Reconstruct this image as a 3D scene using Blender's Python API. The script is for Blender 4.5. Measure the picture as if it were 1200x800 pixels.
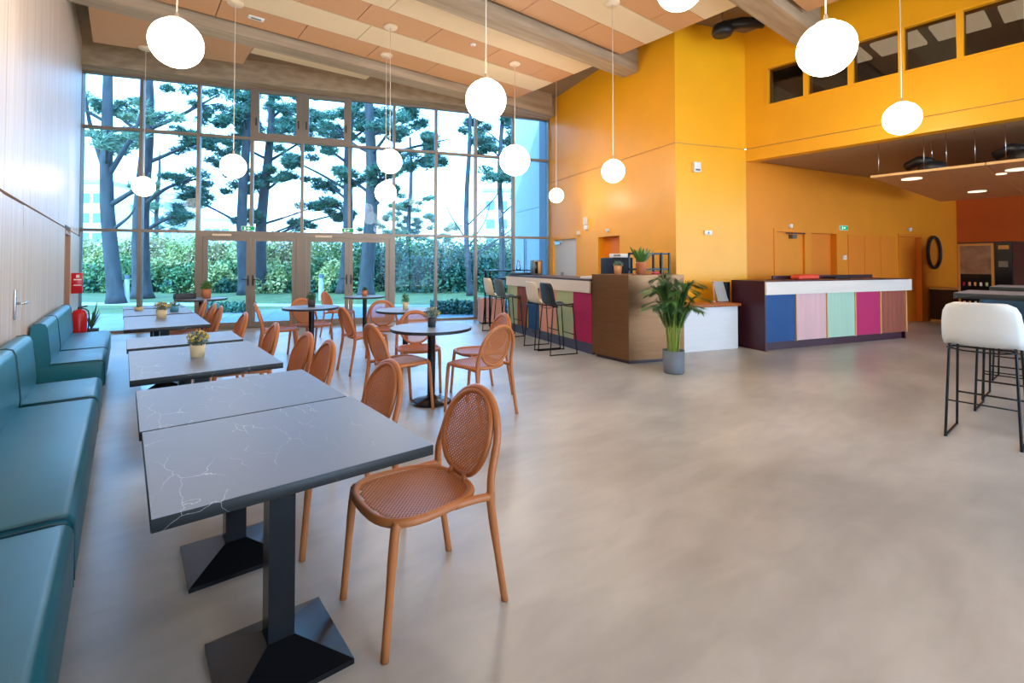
import bpy, bmesh, math, random
import numpy as np
from mathutils import Vector, Matrix
random.seed(7); rng = np.random.default_rng(7)
R = math.radians
for o in list(bpy.data.objects): bpy.data.objects.remove(o)
scene = bpy.context.scene
COL = scene.collection

# ------------------------------------------------------------------ camera, sky, sun, exposure
CAM_H = 1.4; YAW = R(38.7); PITCH = R(1.2)
cam = bpy.data.cameras.new('camera'); camo = bpy.data.objects.new('camera', cam); COL.objects.link(camo)
camo.location = (0, 0, CAM_H); camo.rotation_euler = (R(90) + PITCH, 0, -YAW)
cam.sensor_width = 36; cam.lens = 17.01; cam.shift_y = -0.0874; cam.clip_start = .05; cam.clip_end = 600
scene.camera = camo

world = bpy.data.worlds.new('sky'); scene.world = world; world.use_nodes = True
wn = world.node_tree.nodes; wl = world.node_tree.links
bg = wn['Background']; tc = wn.new('ShaderNodeTexCoord'); sp = wn.new('ShaderNodeSeparateXYZ'); cr = wn.new('ShaderNodeValToRGB')
wl.new(tc.outputs['Generated'], sp.inputs[0]); wl.new(sp.outputs['Z'], cr.inputs[0]); wl.new(cr.outputs[0], bg.inputs[0])
cr.color_ramp.elements[0].position = 0.0; cr.color_ramp.elements[0].color = (1, 1, 1, 1)
cr.color_ramp.elements[1].position = .75; cr.color_ramp.elements[1].color = (.50, .74, 1, 1)
bg.inputs[1].default_value = 8.0
sun = bpy.data.lights.new('sun', 'SUN'); suno = bpy.data.objects.new('sun', sun); COL.objects.link(suno)
sun.energy = 6.5; sun.angle = R(1.5); sun.color = (1, .9, .72); suno.rotation_euler = (R(52), 0, R(-62))

scene.view_settings.view_transform = 'Standard'; scene.view_settings.look = 'None'
scene.view_settings.exposure = 0.72; scene.view_settings.gamma = 1; scene.view_settings.use_curve_mapping = False
LAMP = 15.0

# ------------------------------------------------------------------ materials
def rgb(r, g, b):
    f = lambda c: (c / 255 / 12.92) if c / 255 <= .04045 else ((c / 255 + .055) / 1.055) ** 2.4
    return (f(r), f(g), f(b))
MATS = {}
def mat(name, col, rough=.5, metal=0, var=0, scale=8, stretch=(1, 1, 1), bump=0, coat=0, col2=None, detail=4, spec=.5, bscale=None):
    """plain paint / wood / metal with noise between two colours, and fine relief"""
    m = bpy.data.materials.new(name); m.use_nodes = True; n = m.node_tree.nodes; l = m.node_tree.links
    b = n['Principled BSDF']; b.inputs['Roughness'].default_value = rough; b.inputs['Metallic'].default_value = metal
    b.inputs['Coat Weight'].default_value = coat; b.inputs['Specular IOR Level'].default_value = spec
    c1 = tuple(col) + (1,)
    b.inputs['Base Color'].default_value = c1
    if var or col2 or bump:
        t = n.new('ShaderNodeTexCoord'); mp = n.new('ShaderNodeMapping'); nz = n.new('ShaderNodeTexNoise')
        mp.inputs['Scale'].default_value = stretch; nz.inputs['Scale'].default_value = scale; nz.inputs['Detail'].default_value = detail
        l.new(t.outputs['Object'], mp.inputs[0]); l.new(mp.outputs[0], nz.inputs[0])
        if var or col2:
            ramp = n.new('ShaderNodeValToRGB'); e = ramp.color_ramp.elements
            e[0].position = .3; e[1].position = .7
            e[0].color = c1 if col2 else tuple(x * (1 - var) for x in col) + (1,)
            e[1].color = tuple(col2) + (1,) if col2 else tuple(min(1, x * (1 + var)) for x in col) + (1,)
            l.new(nz.outputs[0], ramp.inputs[0]); l.new(ramp.outputs[0], b.inputs['Base Color'])
        if bump:
            nb = nz
            if bscale:
                nb = n.new('ShaderNodeTexNoise'); nb.inputs['Scale'].default_value = bscale; l.new(mp.outputs[0], nb.inputs[0])
            bp = n.new('ShaderNodeBump'); bp.inputs['Strength'].default_value = bump; bp.inputs['Distance'].default_value = .01
            l.new(nb.outputs[0], bp.inputs['Height']); l.new(bp.outputs[0], b.inputs['Normal'])
    MATS[name] = m; return m
def emit(name, col, s):
    m = bpy.data.materials.new(name); m.use_nodes = True; n = m.node_tree.nodes; l = m.node_tree.links
    n.remove(n['Principled BSDF']); e = n.new('ShaderNodeEmission'); e.inputs[0].default_value = tuple(col) + (1,); e.inputs[1].default_value = s
    l.new(e.outputs[0], n['Material Output'].inputs[0]); return m
def glass(name, tint, refl=1.0):
    m = bpy.data.materials.new(name); m.use_nodes = True; n = m.node_tree.nodes; l = m.node_tree.links
    n.remove(n['Principled BSDF']); tr = n.new('ShaderNodeBsdfTransparent'); gl = n.new('ShaderNodeBsdfGlossy'); mx = n.new('ShaderNodeMixShader'); fr = n.new('ShaderNodeFresnel')
    tr.inputs[0].default_value = tuple(tint) + (1,); gl.inputs['Roughness'].default_value = .0; gl.inputs[0].default_value = (refl, refl, refl, 1); fr.inputs[0].default_value = 1.5
    l.new(fr.outputs[0], mx.inputs[0]); l.new(tr.outputs[0], mx.inputs[1]); l.new(gl.outputs[0], mx.inputs[2]); l.new(mx.outputs[0], n['Material Output'].inputs[0])
    return m

def concrete_floor():
    m = bpy.data.materials.new('polished_concrete'); m.use_nodes = True; n = m.node_tree.nodes; l = m.node_tree.links; b = n['Principled BSDF']
    t = n.new('ShaderNodeTexCoord')
    def noise(sc, det, stretch=(1, 1, 1), rot=0, dist=0):
        mp = n.new('ShaderNodeMapping'); mp.inputs['Scale'].default_value = stretch; mp.inputs['Rotation'].default_value = (0, 0, rot)
        nz = n.new('ShaderNodeTexNoise'); nz.inputs['Scale'].default_value = sc; nz.inputs['Detail'].default_value = det; nz.inputs['Distortion'].default_value = dist
        l.new(t.outputs['Object'], mp.inputs[0]); l.new(mp.outputs[0], nz.inputs[0]); return nz
    n1 = noise(.5, 5, (1, 1.5, 1), .5, .5); n2 = noise(2.4, 10, (1, 2.8, 1), .9, .5); n3 = noise(60, 3)
    r1 = n.new('ShaderNodeValToRGB'); e = r1.color_ramp.elements
    e[0].position = .34; e[0].color = rgb(166, 164, 157) + (1,); e[1].position = .68; e[1].color = rgb(212, 207, 196) + (1,)
    l.new(n1.outputs[0], r1.inputs[0])
    r2 = n.new('ShaderNodeValToRGB'); e = r2.color_ramp.elements
    e[0].position = .25; e[0].color = (.66, .655, .65, 1); e[1].position = .75; e[1].color = (1, 1, 1, 1)
    l.new(n2.outputs[0], r2.inputs[0])
    mx = n.new('ShaderNodeMixRGB'); mx.blend_type = 'MULTIPLY'; mx.inputs[0].default_value = .65
    l.new(r1.outputs[0], mx.inputs[1]); l.new(r2.outputs[0], mx.inputs[2]); l.new(mx.outputs[0], b.inputs['Base Color'])
    rr = n.new('ShaderNodeMapRange'); rr.inputs['To Min'].default_value = .24; rr.inputs['To Max'].default_value = .40
    l.new(n2.outputs[0], rr.inputs[0]); l.new(rr.outputs[0], b.inputs['Roughness'])
    bp = n.new('ShaderNodeBump'); bp.inputs['Strength'].default_value = .02; bp.inputs['Distance'].default_value = .01
    l.new(n2.outputs[0], bp.inputs['Height']); l.new(bp.outputs[0], b.inputs['Normal'])
    return m
def marble(name, dark, vein, rough=.32):
    m = bpy.data.materials.new(name); m.use_nodes = True; n = m.node_tree.nodes; l = m.node_tree.links; b = n['Principled BSDF']
    t = n.new('ShaderNodeTexCoord'); nz = n.new('ShaderNodeTexNoise'); nz.inputs['Scale'].default_value = 2.5; nz.inputs['Detail'].default_value = 6
    mp = n.new('ShaderNodeMapping'); mp.inputs['Rotation'].default_value = (.3, .2, .6); mp.inputs['Scale'].default_value = (1, .32, 1)
    l.new(t.outputs['Object'], nz.inputs[0])
    add = n.new('ShaderNodeMixRGB'); add.blend_type = 'ADD'; add.inputs[0].default_value = .28
    l.new(t.outputs['Object'], mp.inputs[0]); l.new(mp.outputs[0], add.inputs[1]); l.new(nz.outputs['Color'], add.inputs[2])
    vo = n.new('ShaderNodeTexVoronoi'); vo.feature = 'DISTANCE_TO_EDGE'; vo.inputs['Scale'].default_value = 8.0
    l.new(add.outputs[0], vo.inputs[0])
    rv = n.new('ShaderNodeValToRGB'); e = rv.color_ramp.elements; e[0].position = 0; e[0].color = (1, 1, 1, 1); e[1].position = .007; e[1].color = (0, 0, 0, 1)
    l.new(vo.outputs['Distance'], rv.inputs[0])
    nm = n.new('ShaderNodeTexNoise'); nm.inputs['Scale'].default_value = 5; l.new(t.outputs['Object'], nm.inputs[0])
    rm = n.new('ShaderNodeValToRGB'); rm.color_ramp.elements[0].position = .48; rm.color_ramp.elements[1].position = .64; l.new(nm.outputs[0], rm.inputs[0])
    ml = n.new('ShaderNodeMath'); ml.operation = 'MULTIPLY'; l.new(rv.outputs[0], ml.inputs[0]); l.new(rm.outputs[0], ml.inputs[1])
    mx = n.new('ShaderNodeMixRGB'); mx.inputs[1].default_value = tuple(dark) + (1,); mx.inputs[2].default_value = tuple(vein) + (1,)
    l.new(ml.outputs[0], mx.inputs[0]); l.new(mx.outputs[0], b.inputs['Base Color']); b.inputs['Roughness'].default_value = rough
    return m

M = {}
M['floor'] = concrete_floor()
M['marble'] = marble('slate_marble_laminate', rgb(126, 130, 140), rgb(212, 213, 214), .44); M['marble_edge_shade'] = marble('slate_marble_edge_shade', rgb(36, 40, 42), rgb(180, 182, 182), .5)  # edge is the same laminate, coloured darker where no sky reflects
M['yellow'] = mat('yellow_paint', rgb(250, 174, 18), .38, var=.04, scale=1.5, bump=.03, bscale=90)
M['orange'] = mat('orange_paint', rgb(214, 96, 22), .55, var=.04, scale=1.5, bump=.03, bscale=90)
M['amber'] = mat('shaded_yellow_paint', rgb(232, 138, 20), .45, var=.04, scale=1.5, bump=.03, bscale=90)  # yellow paint with the corridor's warm shade put into its colour
M['orange_door'] = mat('orange_door_paint', rgb(232, 128, 24), .45, var=.03, scale=2)
M['plywood'] = mat('pale_wood_panel', rgb(228, 214, 198), .42, stretch=(9, 9, .35), scale=2.2, detail=8, col2=rgb(208, 184, 160), bump=.05)
M['oak'] = mat('oak_reveal', rgb(176, 130, 96), .5, stretch=(8, 8, .4), scale=2, var=.15)
M['beam'] = mat('grey_glulam_beam', rgb(184, 160, 130), .6, stretch=(.4, 5, 5), scale=2, detail=8, col2=rgb(152, 128, 100), bump=.08)
M['roof'] = mat('dark_roof_soffit', rgb(140, 116, 90), .8, var=.1, scale=2)
M['panel_wood'] = mat('perforated_wood_panel', rgb(218, 166, 116), .55, stretch=(1, 1, 1), scale=120, detail=2, col2=rgb(196, 140, 94), bump=.1)
M['panel_pale'] = mat('pale_ceiling_board', rgb(230, 204, 164), .6, var=.02, scale=3)
M['black_gap'] = mat('black_void', (.01, .01, .01), .9)
M['bronze'] = mat('bronze_aluminium', rgb(140, 126, 112), .42, metal=.3, var=.04, scale=30)
M['steel_dark'] = mat('grey_aluminium_mullion', rgb(120, 118, 112), .35, metal=.6)
M['glass'] = glass('tinted_glass', (.45, .69, .91), .22)
M['clear'] = glass('clear_glass', (.9, .93, .92)); M['rear_glass'] = glass('grey_blue_glass', (.62, .74, .86), .4)
M['smoke'] = glass('smoked_glass', (.7, .64, .56), 1.0)
M['teal'] = mat('teal_faux_leather', rgb(2, 104, 120), .36, var=.06, scale=5, bump=.06, bscale=220)
M['teal_dark'] = mat('dark_teal_piping', rgb(14, 66, 78), .5)
M['terra'] = mat('terracotta_polypropylene', rgb(188, 112, 60), .45, var=.03, scale=12, bump=.03, bscale=300)
M['black_metal'] = mat('black_powder_coat', (.006, .007, .009), .22, spec=.3)
M['black_satin'] = mat('black_plastic', (.015, .015, .017), .45)
M['matt_black'] = mat('matt_black', (.008, .009, .011), .6, spec=.3)
M['white_plastic'] = mat('white_plastic', rgb(232, 230, 222), .4)
M['cream_plastic'] = mat('cream_plastic', rgb(228, 214, 190), .42)
M['grey_plastic'] = mat('grey_plastic', rgb(84, 92, 92), .45)
M['navy_plastic'] = mat('navy_plastic', rgb(14, 28, 38), .42)
M['blue_plastic'] = mat('petrol_plastic', rgb(20, 70, 96), .42)
M['chrome'] = mat('brushed_steel', (.6, .6, .6), .25, metal=1)
M['red'] = mat('red_enamel', rgb(196, 14, 28), .3)
M['lamp'] = emit('opal_glass_lit', (1, .88, .72), LAMP)
M['mezz_fill'] = emit('mezz_fill_glow', (1, .88, .7), .35); M['disc_glow'] = emit('disc_glow_added', (1, .8, .56), 1.1)  # glows added to brighten the mezzanine room and the space below it
M['cord'] = mat('white_cord', rgb(225, 215, 200), .5)
M['rose'] = mat('ceiling_rose_cream', rgb(232, 208, 176), .5)
M['bar_top'] = mat('dark_aubergine_laminate', rgb(58, 34, 46), .35)
M['maroon'] = mat('maroon_laminate', rgb(62, 22, 38), .38)
M['fascia'] = mat('whitewashed_wood', rgb(226, 212, 196), .5, stretch=(.5, 8, 8), scale=2, var=.05)
def plank(nm, c, v=.05): return mat(nm, rgb(*c), .62, stretch=(7, 7, .5), scale=2.2, detail=7, var=v, bump=.05)
M['p_green'] = plank('sage_stained_wood', (182, 194, 148)); M['p_brown'] = plank('red_brown_wood', (150, 72, 44), .2)
M['p_blue'] = plank('blue_stained_wood', (14, 72, 128)); M['p_salmon'] = plank('salmon_stained_wood', (230, 160, 136))
M['p_magenta'] = plank('magenta_stained_wood', (186, 12, 86)); M['p_pink'] = plank('pale_pink_stained_wood', (222, 176, 172))
M['p_mint'] = plank('mint_stained_wood', (172, 204, 176)); M['edge'] = plank('pale_plywood_edge', (228, 178, 112))
M['kick'] = mat('slate_blue_kickboard', rgb(72, 74, 100), .5)
M['brass'] = mat('brushed_bronze_sheet', rgb(140, 100, 68), .36, metal=.88, stretch=(1, 1, 14), scale=3, detail=3, var=.08)
M['wood_top'] = mat('walnut_counter_top', rgb(176, 98, 44), .4, stretch=(.5, 6, 6), scale=3, var=.15)
M['white_paint'] = mat('white_painted_board', rgb(226, 224, 222), .5, stretch=(1, 1, 8), scale=3, var=.03)
M['pot_grey'] = mat('grey_planter', rgb(112, 118, 124), .6); M['pot_dark'] = mat('anthracite_pot', rgb(52, 56, 60), .6)
M['pot_cream'] = mat('cream_ribbed_pot', rgb(222, 196, 150), .7, var=.08, scale=20); M['pot_terra'] = mat('terracotta_pot', rgb(196, 116, 74), .7, var=.06, scale=15)
M['pot_teal'] = mat('teal_glazed_pot', rgb(74, 150, 168), .4); M['pot_wicker'] = mat('wicker_pot', rgb(206, 140, 84), .8, var=.25, scale=60, bump=.4)
M['soil'] = mat('potting_soil', rgb(50, 38, 28), .95)
def leafm(nm, c, c2): 
    m = mat(nm, rgb(*c), .55, scale=1.3, col2=rgb(*c2), detail=5); return m
M['leaf'] = leafm('green_leaf', (58, 108, 44), (98, 144, 62)); M['leaf_dark'] = leafm('dark_green_leaf', (28, 74, 44), (56, 110, 52))
M['leaf_grey'] = leafm('grey_green_leaf', (92, 112, 92), (132, 146, 120)); M['flower'] = leafm('yellow_flower', (206, 170, 60), (232, 204, 96))
M['cane'] = mat('palm_cane', rgb(150, 170, 66), .5, var=.15, scale=10)
M['pine'] = leafm('pine_needles', (46, 86, 70), (84, 118, 92)); M['pine2'] = leafm('light_pine_needles', (84, 114, 92), (134, 150, 112))
M['bark'] = mat('pine_bark', rgb(62, 60, 60), .9, scale=3, stretch=(2, 2, .6), var=.35, bump=.6, detail=8)
M['bush1'] = leafm('sunlit_shrub_leaf', (132, 146, 72), (196, 186, 122)); M['bush2'] = leafm('green_shrub_leaf', (54, 98, 52), (112, 142, 78)); M['bush3'] = leafm('russet_shrub_leaf', (150, 128, 84), (206, 172, 130))
M['bush4'] = leafm('deep_green_shrub_leaf', (26, 70, 56), (58, 104, 66))
M['lawn'] = mat('lawn_grass', rgb(62, 76, 28), .9, scale=1.2, col2=rgb(98, 104, 46), detail=9, bump=.5, bscale=40)
M['bank'] = mat('overgrown_bank', rgb(70, 92, 56), .95, scale=2, col2=rgb(126, 122, 84), detail=9, bump=1, bscale=8)
M['pave'] = mat('terrace_paving', rgb(112, 114, 116), .7, var=.08, scale=3); M['gravel'] = mat('gravel_path', rgb(160, 156, 148), .9, var=.1, scale=60)
M['ext_wall'] = mat('pale_grey_render', rgb(172, 172, 168), .7, var=.04, scale=2); M['ext_dark'] = mat('slate_cladding', rgb(92, 96, 100), .6)
M['far_white'] = mat('far_white_render', rgb(226, 226, 224), .8); M['far_grey'] = mat('far_grey_render', rgb(176, 178, 180), .8); M['far_win'] = mat('far_window_glass', rgb(110, 122, 134), .3)
M['exit_green'] = emit('exit_sign_green', rgb(20, 150, 90), .9); M['exit_white'] = emit('exit_sign_white', (.9, 1, .95), 1.0)
M['grey_door'] = mat('white_grey_door', rgb(214, 212, 210), .45); M['vend_dark'] = mat('vending_dark_brown', rgb(48, 26, 22), .4)
M['vend_pic'] = mat('vending_picture', rgb(170, 130, 96), .5, scale=5, col2=rgb(120, 84, 60), detail=3)
M['screen'] = mat('black_screen', (.008, .008, .012), .15); M['orange_cloth'] = mat('coral_cloth', rgb(238, 84, 56), .7); M['gold'] = mat('gold_trim', rgb(216, 150, 70), .4)
M['paper'] = mat('white_paper', rgb(236, 232, 226), .7); M['mezz_wall'] = mat('mezzanine_inner_wall', rgb(120, 112, 100), .8); M['ply_ceil'] = mat('orange_ply_ceiling', rgb(196, 128, 74), .45, stretch=(1, 6, 1), scale=2, var=.06)
M['taupe'] = mat('taupe_soffit', rgb(176, 140, 100), .7)

# ------------------------------------------------------------------ mesh helpers
class MB:
    def __init__(s): s.v = []; s.f = []; s.sm = []
    def add(s, vs, fs, smooth=False):
        k = len(s.v); s.v += [tuple(p) for p in vs]; s.f += [tuple(i + k for i in q) for q in fs]; s.sm += [smooth] * len(fs); return s
    def box(s, x0, x1, y0, y1, z0, z1):
        vs = [(x, y, z) for z in (z0, z1) for y in (y0, y1) for x in (x0, x1)]
        return s.add(vs, [(0, 2, 3, 1), (4, 5, 7, 6), (0, 1, 5, 4), (2, 6, 7, 3), (0, 4, 6, 2), (1, 3, 7, 5)])
    def prism(s, poly, z0, z1):
        n = len(poly); a = sum(poly[i][0] * poly[(i + 1) % n][1] - poly[(i + 1) % n][0] * poly[i][1] for i in range(n))
        if a < 0: poly = poly[::-1]
        return s.add([(x, y, z0) for x, y in poly] + [(x, y, z1) for x, y in poly],
                     [tuple(range(n))[::-1], tuple(range(n, 2 * n))] + [(i, (i + 1) % n, n + (i + 1) % n, n + i) for i in range(n)])
    def obox(s, p, d, l0, l1, t0, t1, z0, z1):
        """box on a vertical plane: from p along direction d (l0..l1), offset to the left of d (t0..t1)"""
        d = Vector(d).normalized(); nrm = Vector((-d.y, d.x)); p = Vector(p)
        q = [p + d * a + nrm * b for a, b in ((l0, t0), (l1, t0), (l1, t1), (l0, t1))]
        return s.prism([(k.x, k.y) for k in q], z0, z1)
    def rbox(s, x0, x1, y0, y1, z0, z1, r=.02, seg=3):
        bm = bmesh.new(); bmesh.ops.create_cube(bm, size=1)
        for v in bm.verts: v.co = Vector(((x0 + x1) / 2 + v.co.x * (x1 - x0), (y0 + y1) / 2 + v.co.y * (y1 - y0), (z0 + z1) / 2 + v.co.z * (z1 - z0)))
        bmesh.ops.bevel(bm, geom=list(bm.edges), offset=r, segments=seg, profile=.5, affect='EDGES')
        bm.verts.index_update(); s.add([v.co[:] for v in bm.verts], [[v.index for v in f.verts] for f in bm.faces], True); bm.free(); return s
    def lathe(s, prof, c=(0, 0, 0), n=24, smooth=True):
        vs = []; fs = []; k = len(prof)
        for i in range(n):
            a = 2 * math.pi * i / n
            for r, z in prof: vs.append((c[0] + r * math.cos(a), c[1] + r * math.sin(a), c[2] + z))
        for i in range(n):
            j = (i + 1) % n
            for q in range(k - 1): fs.append((i * k + q, j * k + q, j * k + q + 1, i * k + q + 1))
        return s.add(vs, fs, smooth)
    def cyl(s, c, r, z0, z1, n=24):
        return s.lathe([(.0001, z0), (r, z0), (r, z0), (r, z1), (r, z1), (.0001, z1)], c, n, False)
    def tube(s, pts, rad, n=8, closed=False, cap=True):
        pts = [Vector(p) for p in pts]; N = len(pts)
        rad = rad if hasattr(rad, '__len__') else [rad] * N
        vs = []; fs = []; prev = None
        for i, p in enumerate(pts):
            a = pts[(i - 1) % N] if (closed or i) else p; b = pts[(i + 1) % N] if (closed or i < N - 1) else p
            t = (b - a).normalized()
            if prev is None:
                ref = Vector((0, 0, 1)) if abs(t.z) < .9 else Vector((1, 0, 0)); u = t.cross(ref).normalized()
            else:
                u = (prev - t * prev.dot(t)).normalized()
            prev = u; w = t.cross(u)
            for q in range(n):
                an = 2 * math.pi * q / n; vs.append(p + (u * math.cos(an) + w * math.sin(an)) * rad[i])
        for i in range(N if closed else N - 1):
            j = (i + 1) % N
            for q in range(n):
                r = (q + 1) % n; fs.append((i * n + q, i * n + r, j * n + r, j * n + q))
        if cap and not closed:
            fs.append(tuple(range(n))[::-1]); fs.append(tuple((N - 1) * n + q for q in range(n)))
        return s.add(vs, fs, True)
    def grid(s, rows, thick=0):
        """surface through rows of points; thick gives it a body"""
        a = len(rows); b = len(rows[0]); P = np.array(rows, float)
        fs = [(i * b + j, i * b + j + 1, (i + 1) * b + j + 1, (i + 1) * b + j) for i in range(a - 1) for j in range(b - 1)]
        if not thick: return s.add(P.reshape(-1, 3).tolist(), fs, True)
        du = np.gradient(P, axis=0); dv = np.gradient(P, axis=1); nn = np.cross(du, dv); nn /= np.linalg.norm(nn, axis=2, keepdims=True) + 1e-9
        Q = P + nn * thick; k = a * b
        f2 = [tuple(x + k for x in q[::-1]) for q in fs]
        rim = [(0, j) for j in range(b)] + [(i, b - 1) for i in range(1, a)] + [(a - 1, j) for j in range(b - 2, -1, -1)] + [(i, 0) for i in range(a - 2, 0, -1)]
        rim = [i * b + j for i, j in rim]; L = len(rim)
        side = [(rim[i], rim[i] + k, rim[(i + 1) % L] + k, rim[(i + 1) % L]) for i in range(L)]
        return s.add(P.reshape(-1, 3).tolist() + Q.reshape(-1, 3).tolist(), fs + f2 + side, True)
    def mesh(s, name, m):
        me = bpy.data.meshes.new(name); me.from_pydata(s.v, [], s.f); me.materials.append(m)
        me.polygons.foreach_set('use_smooth', s.sm); me.update(); return me
    def build(s, name, m, parent=None):
        return link(bpy.data.objects.new(name, s.mesh(name, m)), parent)
def link(o, parent=None):
    COL.objects.link(o)
    if parent is not None: o.parent = parent
    return o
def tag(o, label=None, cat=None, group=None, kind=None):
    for k, v in (('label', label), ('category', cat), ('group', group), ('kind', kind)):
        if v: o[k] = v
    return o
def thing(name, label, cat, loc=(0, 0, 0), rz=0, group=None):
    o = bpy.data.objects.new(name, None); o.empty_display_size = .1; link(o); o.location = loc; o.rotation_euler = (0, 0, rz); return tag(o, label, cat, group)
def struct(name, loc=(0, 0, 0), rz=0):
    o = bpy.data.objects.new(name, None); link(o); o.location = loc; o.rotation_euler = (0, 0, rz); return tag(o, kind='structure')
def share(name, me, parent, loc=(0, 0, 0), rot=(0, 0, 0), scale=(1, 1, 1)):
    o = link(bpy.data.objects.new(name, me), parent); o.location = loc; o.rotation_euler = rot; o.scale = scale; return o
def copy_tree(o, parent=None):
    c = o.copy(); COL.objects.link(c); c.parent = parent
    for ch in list(o.children): copy_tree(ch, c)
    return c
def place(o, loc, rz, label=None, group=None):
    o.location = loc; o.rotation_euler = (0, 0, rz)
    if label: o['label'] = label
    if group: o['group'] = group
    return o
def smooth_path(pts, per=6, closed=False):
    P = [Vector(p) for p in pts]; n = len(P); out = []
    for i in range(n if closed else n - 1):
        a = P[(i - 1) % n] if (closed or i) else P[0]; b = P[i]; c = P[(i + 1) % n]; d = P[(i + 2) % n] if (closed or i + 2 < n) else P[-1]
        for k in range(per):
            t = k / per; out.append(.5 * ((2 * b) + (c - a) * t + (2 * a - 5 * b + 4 * c - d) * t * t + (3 * b - a - 3 * c + d) * t ** 3))
    if not closed: out.append(P[-1])
    return out
def quads_mesh(name, P, m):
    """P: (n,k,3) array of small polygons (leaves, needles)"""
    n, k = P.shape[:2]; me = bpy.data.meshes.new(name)
    me.vertices.add(n * k); me.vertices.foreach_set('co', P.reshape(-1).astype(np.float32))
    me.loops.add(n * k); me.loops.foreach_set('vertex_index', np.arange(n * k, dtype=np.int32))
    me.polygons.add(n); me.polygons.foreach_set('loop_start', np.arange(0, n * k, k, dtype=np.int32))
    me.materials.append(m); me.update(calc_edges=True); return me
def rand_dirs(n):
    d = rng.normal(size=(n, 3)); return d / np.linalg.norm(d, axis=1, keepdims=True)
def leaves(C, size, aspect=.5, droop=0):
    """diamond leaves at centres C with random orientation"""
    n = len(C); a = rand_dirs(n); a[:, 2] -= droop; a /= np.linalg.norm(a, axis=1, keepdims=True)
    b = np.cross(a, rand_dirs(n)); b /= np.linalg.norm(b, axis=1, keepdims=True) + 1e-9
    s = size * rng.uniform(.6, 1.3, (n, 1))
    return np.stack([C - a * s, C + b * s * aspect, C + a * s, C - b * s * aspect], 1)

# ------------------------------------------------------------------ plan of the building (metres)
F0 = Vector((-.68, 12.587)); F1 = Vector((8.68, 9.31)); FD = (F1 - F0).normalized(); FN = Vector((-FD.y, FD.x))   # facade line, outward normal
W1 = Vector((7.39, 4.72)); W2 = Vector((8.84, 4.20)); W3 = Vector((16.35, 2.50)); WXL = -.68
ROOF = 5.72
# ---- floor
room = [(-1.0, -6.2), (17.5, -6.2), (17.5, 3.2), (F1.x + .4, 9.5), (F1.x, F1.y), (F0.x - .02, F0.y + .02), (-1.0, F0.y + .1)]
tag(MB().prism(room, -.2, 0).build('floor', M['floor']), kind='structure')

# ---- left wall of tall wood panels, with two doors
wl_ = struct('wall_left')
MB().box(-1.0, WXL - .03, -6.2, 9.56, 0, ROOF).box(-1.0, WXL - .03, 10.48, 12.7, 0, ROOF).box(-1.0, WXL - .03, 9.56, 10.48, 1.86, ROOF).build('wall_core', M['oak'], wl_)
GZ = 1.90
y = -6.0; i = 0
edges = [-6.0 + 1.22 * k for k in range(0, 16)]
for a, b in zip(edges[:-1], edges[1:]):
    b = min(b, 12.55)
    MB().box(WXL - .03, WXL, a + .003, b - .003, GZ + .012, ROOF).build('wood_panel', M['plywood'], wl_)
low = [-6.0, -4.78, -3.56, -2.34, -1.12, .1, 1.32, 2.54, 3.76, 4.9]
for a, b in list(zip(low[:-1], low[1:])) + [(5.86, 7.08), (7.08, 8.30), (8.30, 9.56), (10.48, 11.5), (11.5, 12.55)]:
    MB().box(WXL - .03, WXL, a + .003, b - .003, 0, GZ - .008).build('wood_panel', M['plywood'], wl_)
d5 = struct('door_5')
MB().box(WXL - .03, WXL - .002, 4.906, 5.855, .01, GZ - .012).build('door_leaf', M['plywood'], d5)
h = MB().rbox(WXL, WXL + .012, 5.47, 5.51, .94, 1.18, .004).build('handle_plate', M['chrome'], d5)
MB().tube([(WXL + .01, 5.49, 1.07), (WXL + .055, 5.49, 1.07), (WXL + .06, 5.5, 1.07), (WXL + .06, 5.6, 1.07)], .009).build('lever', M['chrome'], h)
d6 = struct('door_6')
MB().box(-1.0, -.92, 9.56, 10.48, 0, 1.86).build('door_leaf', M['oak'], d6)
MB().box(-.93, WXL + .004, 9.56, 9.60, 0, 1.86).box(-.93, WXL + .004, 10.44, 10.48, 0, 1.86).box(-.93, WXL + .004, 9.6, 10.44, 1.82, 1.86).build('door_frame', M['oak'], d6)
MB().box(WXL, WXL + .006, 9.56, 10.4, 1.915, 1.945).build('shadow_slot', M['black_satin'], wl_)

# ---- glazed facade, ten bays wide and three rows high; two double doors in bays 3 to 6
FA = math.atan2(FD.y, FD.x); FL = (F1 - F0).length; BAY = FL / 10
fac = struct('window_1', (F0.x, F0.y, 0), FA)          # local x along the facade, local +y outside
Z1, Z2, Z3 = 2.03, 4.05, 5.14
for k in range(11):
    x = k * BAY; w = .03
    z0 = Z1 if k in (3, 5) else 0
    mb = MB().box(x - w, x + w, -.09, .05, z0, Z3)
    mb.build('mullion', M['bronze'], fac)
for r, z in enumerate((Z1, Z2)):
    MB().box(0, FL, -.075, .04, z - .028, z + .028).build('transom', M['bronze'], fac)
MB().box(0, 2 * BAY, -.08, .05, 0, .05).build('sill', M['bronze'], fac); MB().box(6 * BAY, FL, -.08, .05, 0, .05).build('sill', M['bronze'], fac)
MB().box(0, FL, -.06, .04, Z3 - .04, Z3 + .02).build('head_rail', M['bronze'], fac)
for k in range(10):
    x0, x1 = k * BAY + .03, (k + 1) * BAY - .03
    for z0, z1 in ((.05, Z1 - .028), (Z1 + .028, Z2 - .028), (Z2 + .028, Z3 - .04)):
        if z0 < 1 and 2 <= k <= 5: continue
        if z0 > 4 and k in (3, 4): continue
        MB().box(x0, x1, -.004, .004, z0, z1).build('pane', M['glass'], fac)
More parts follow.
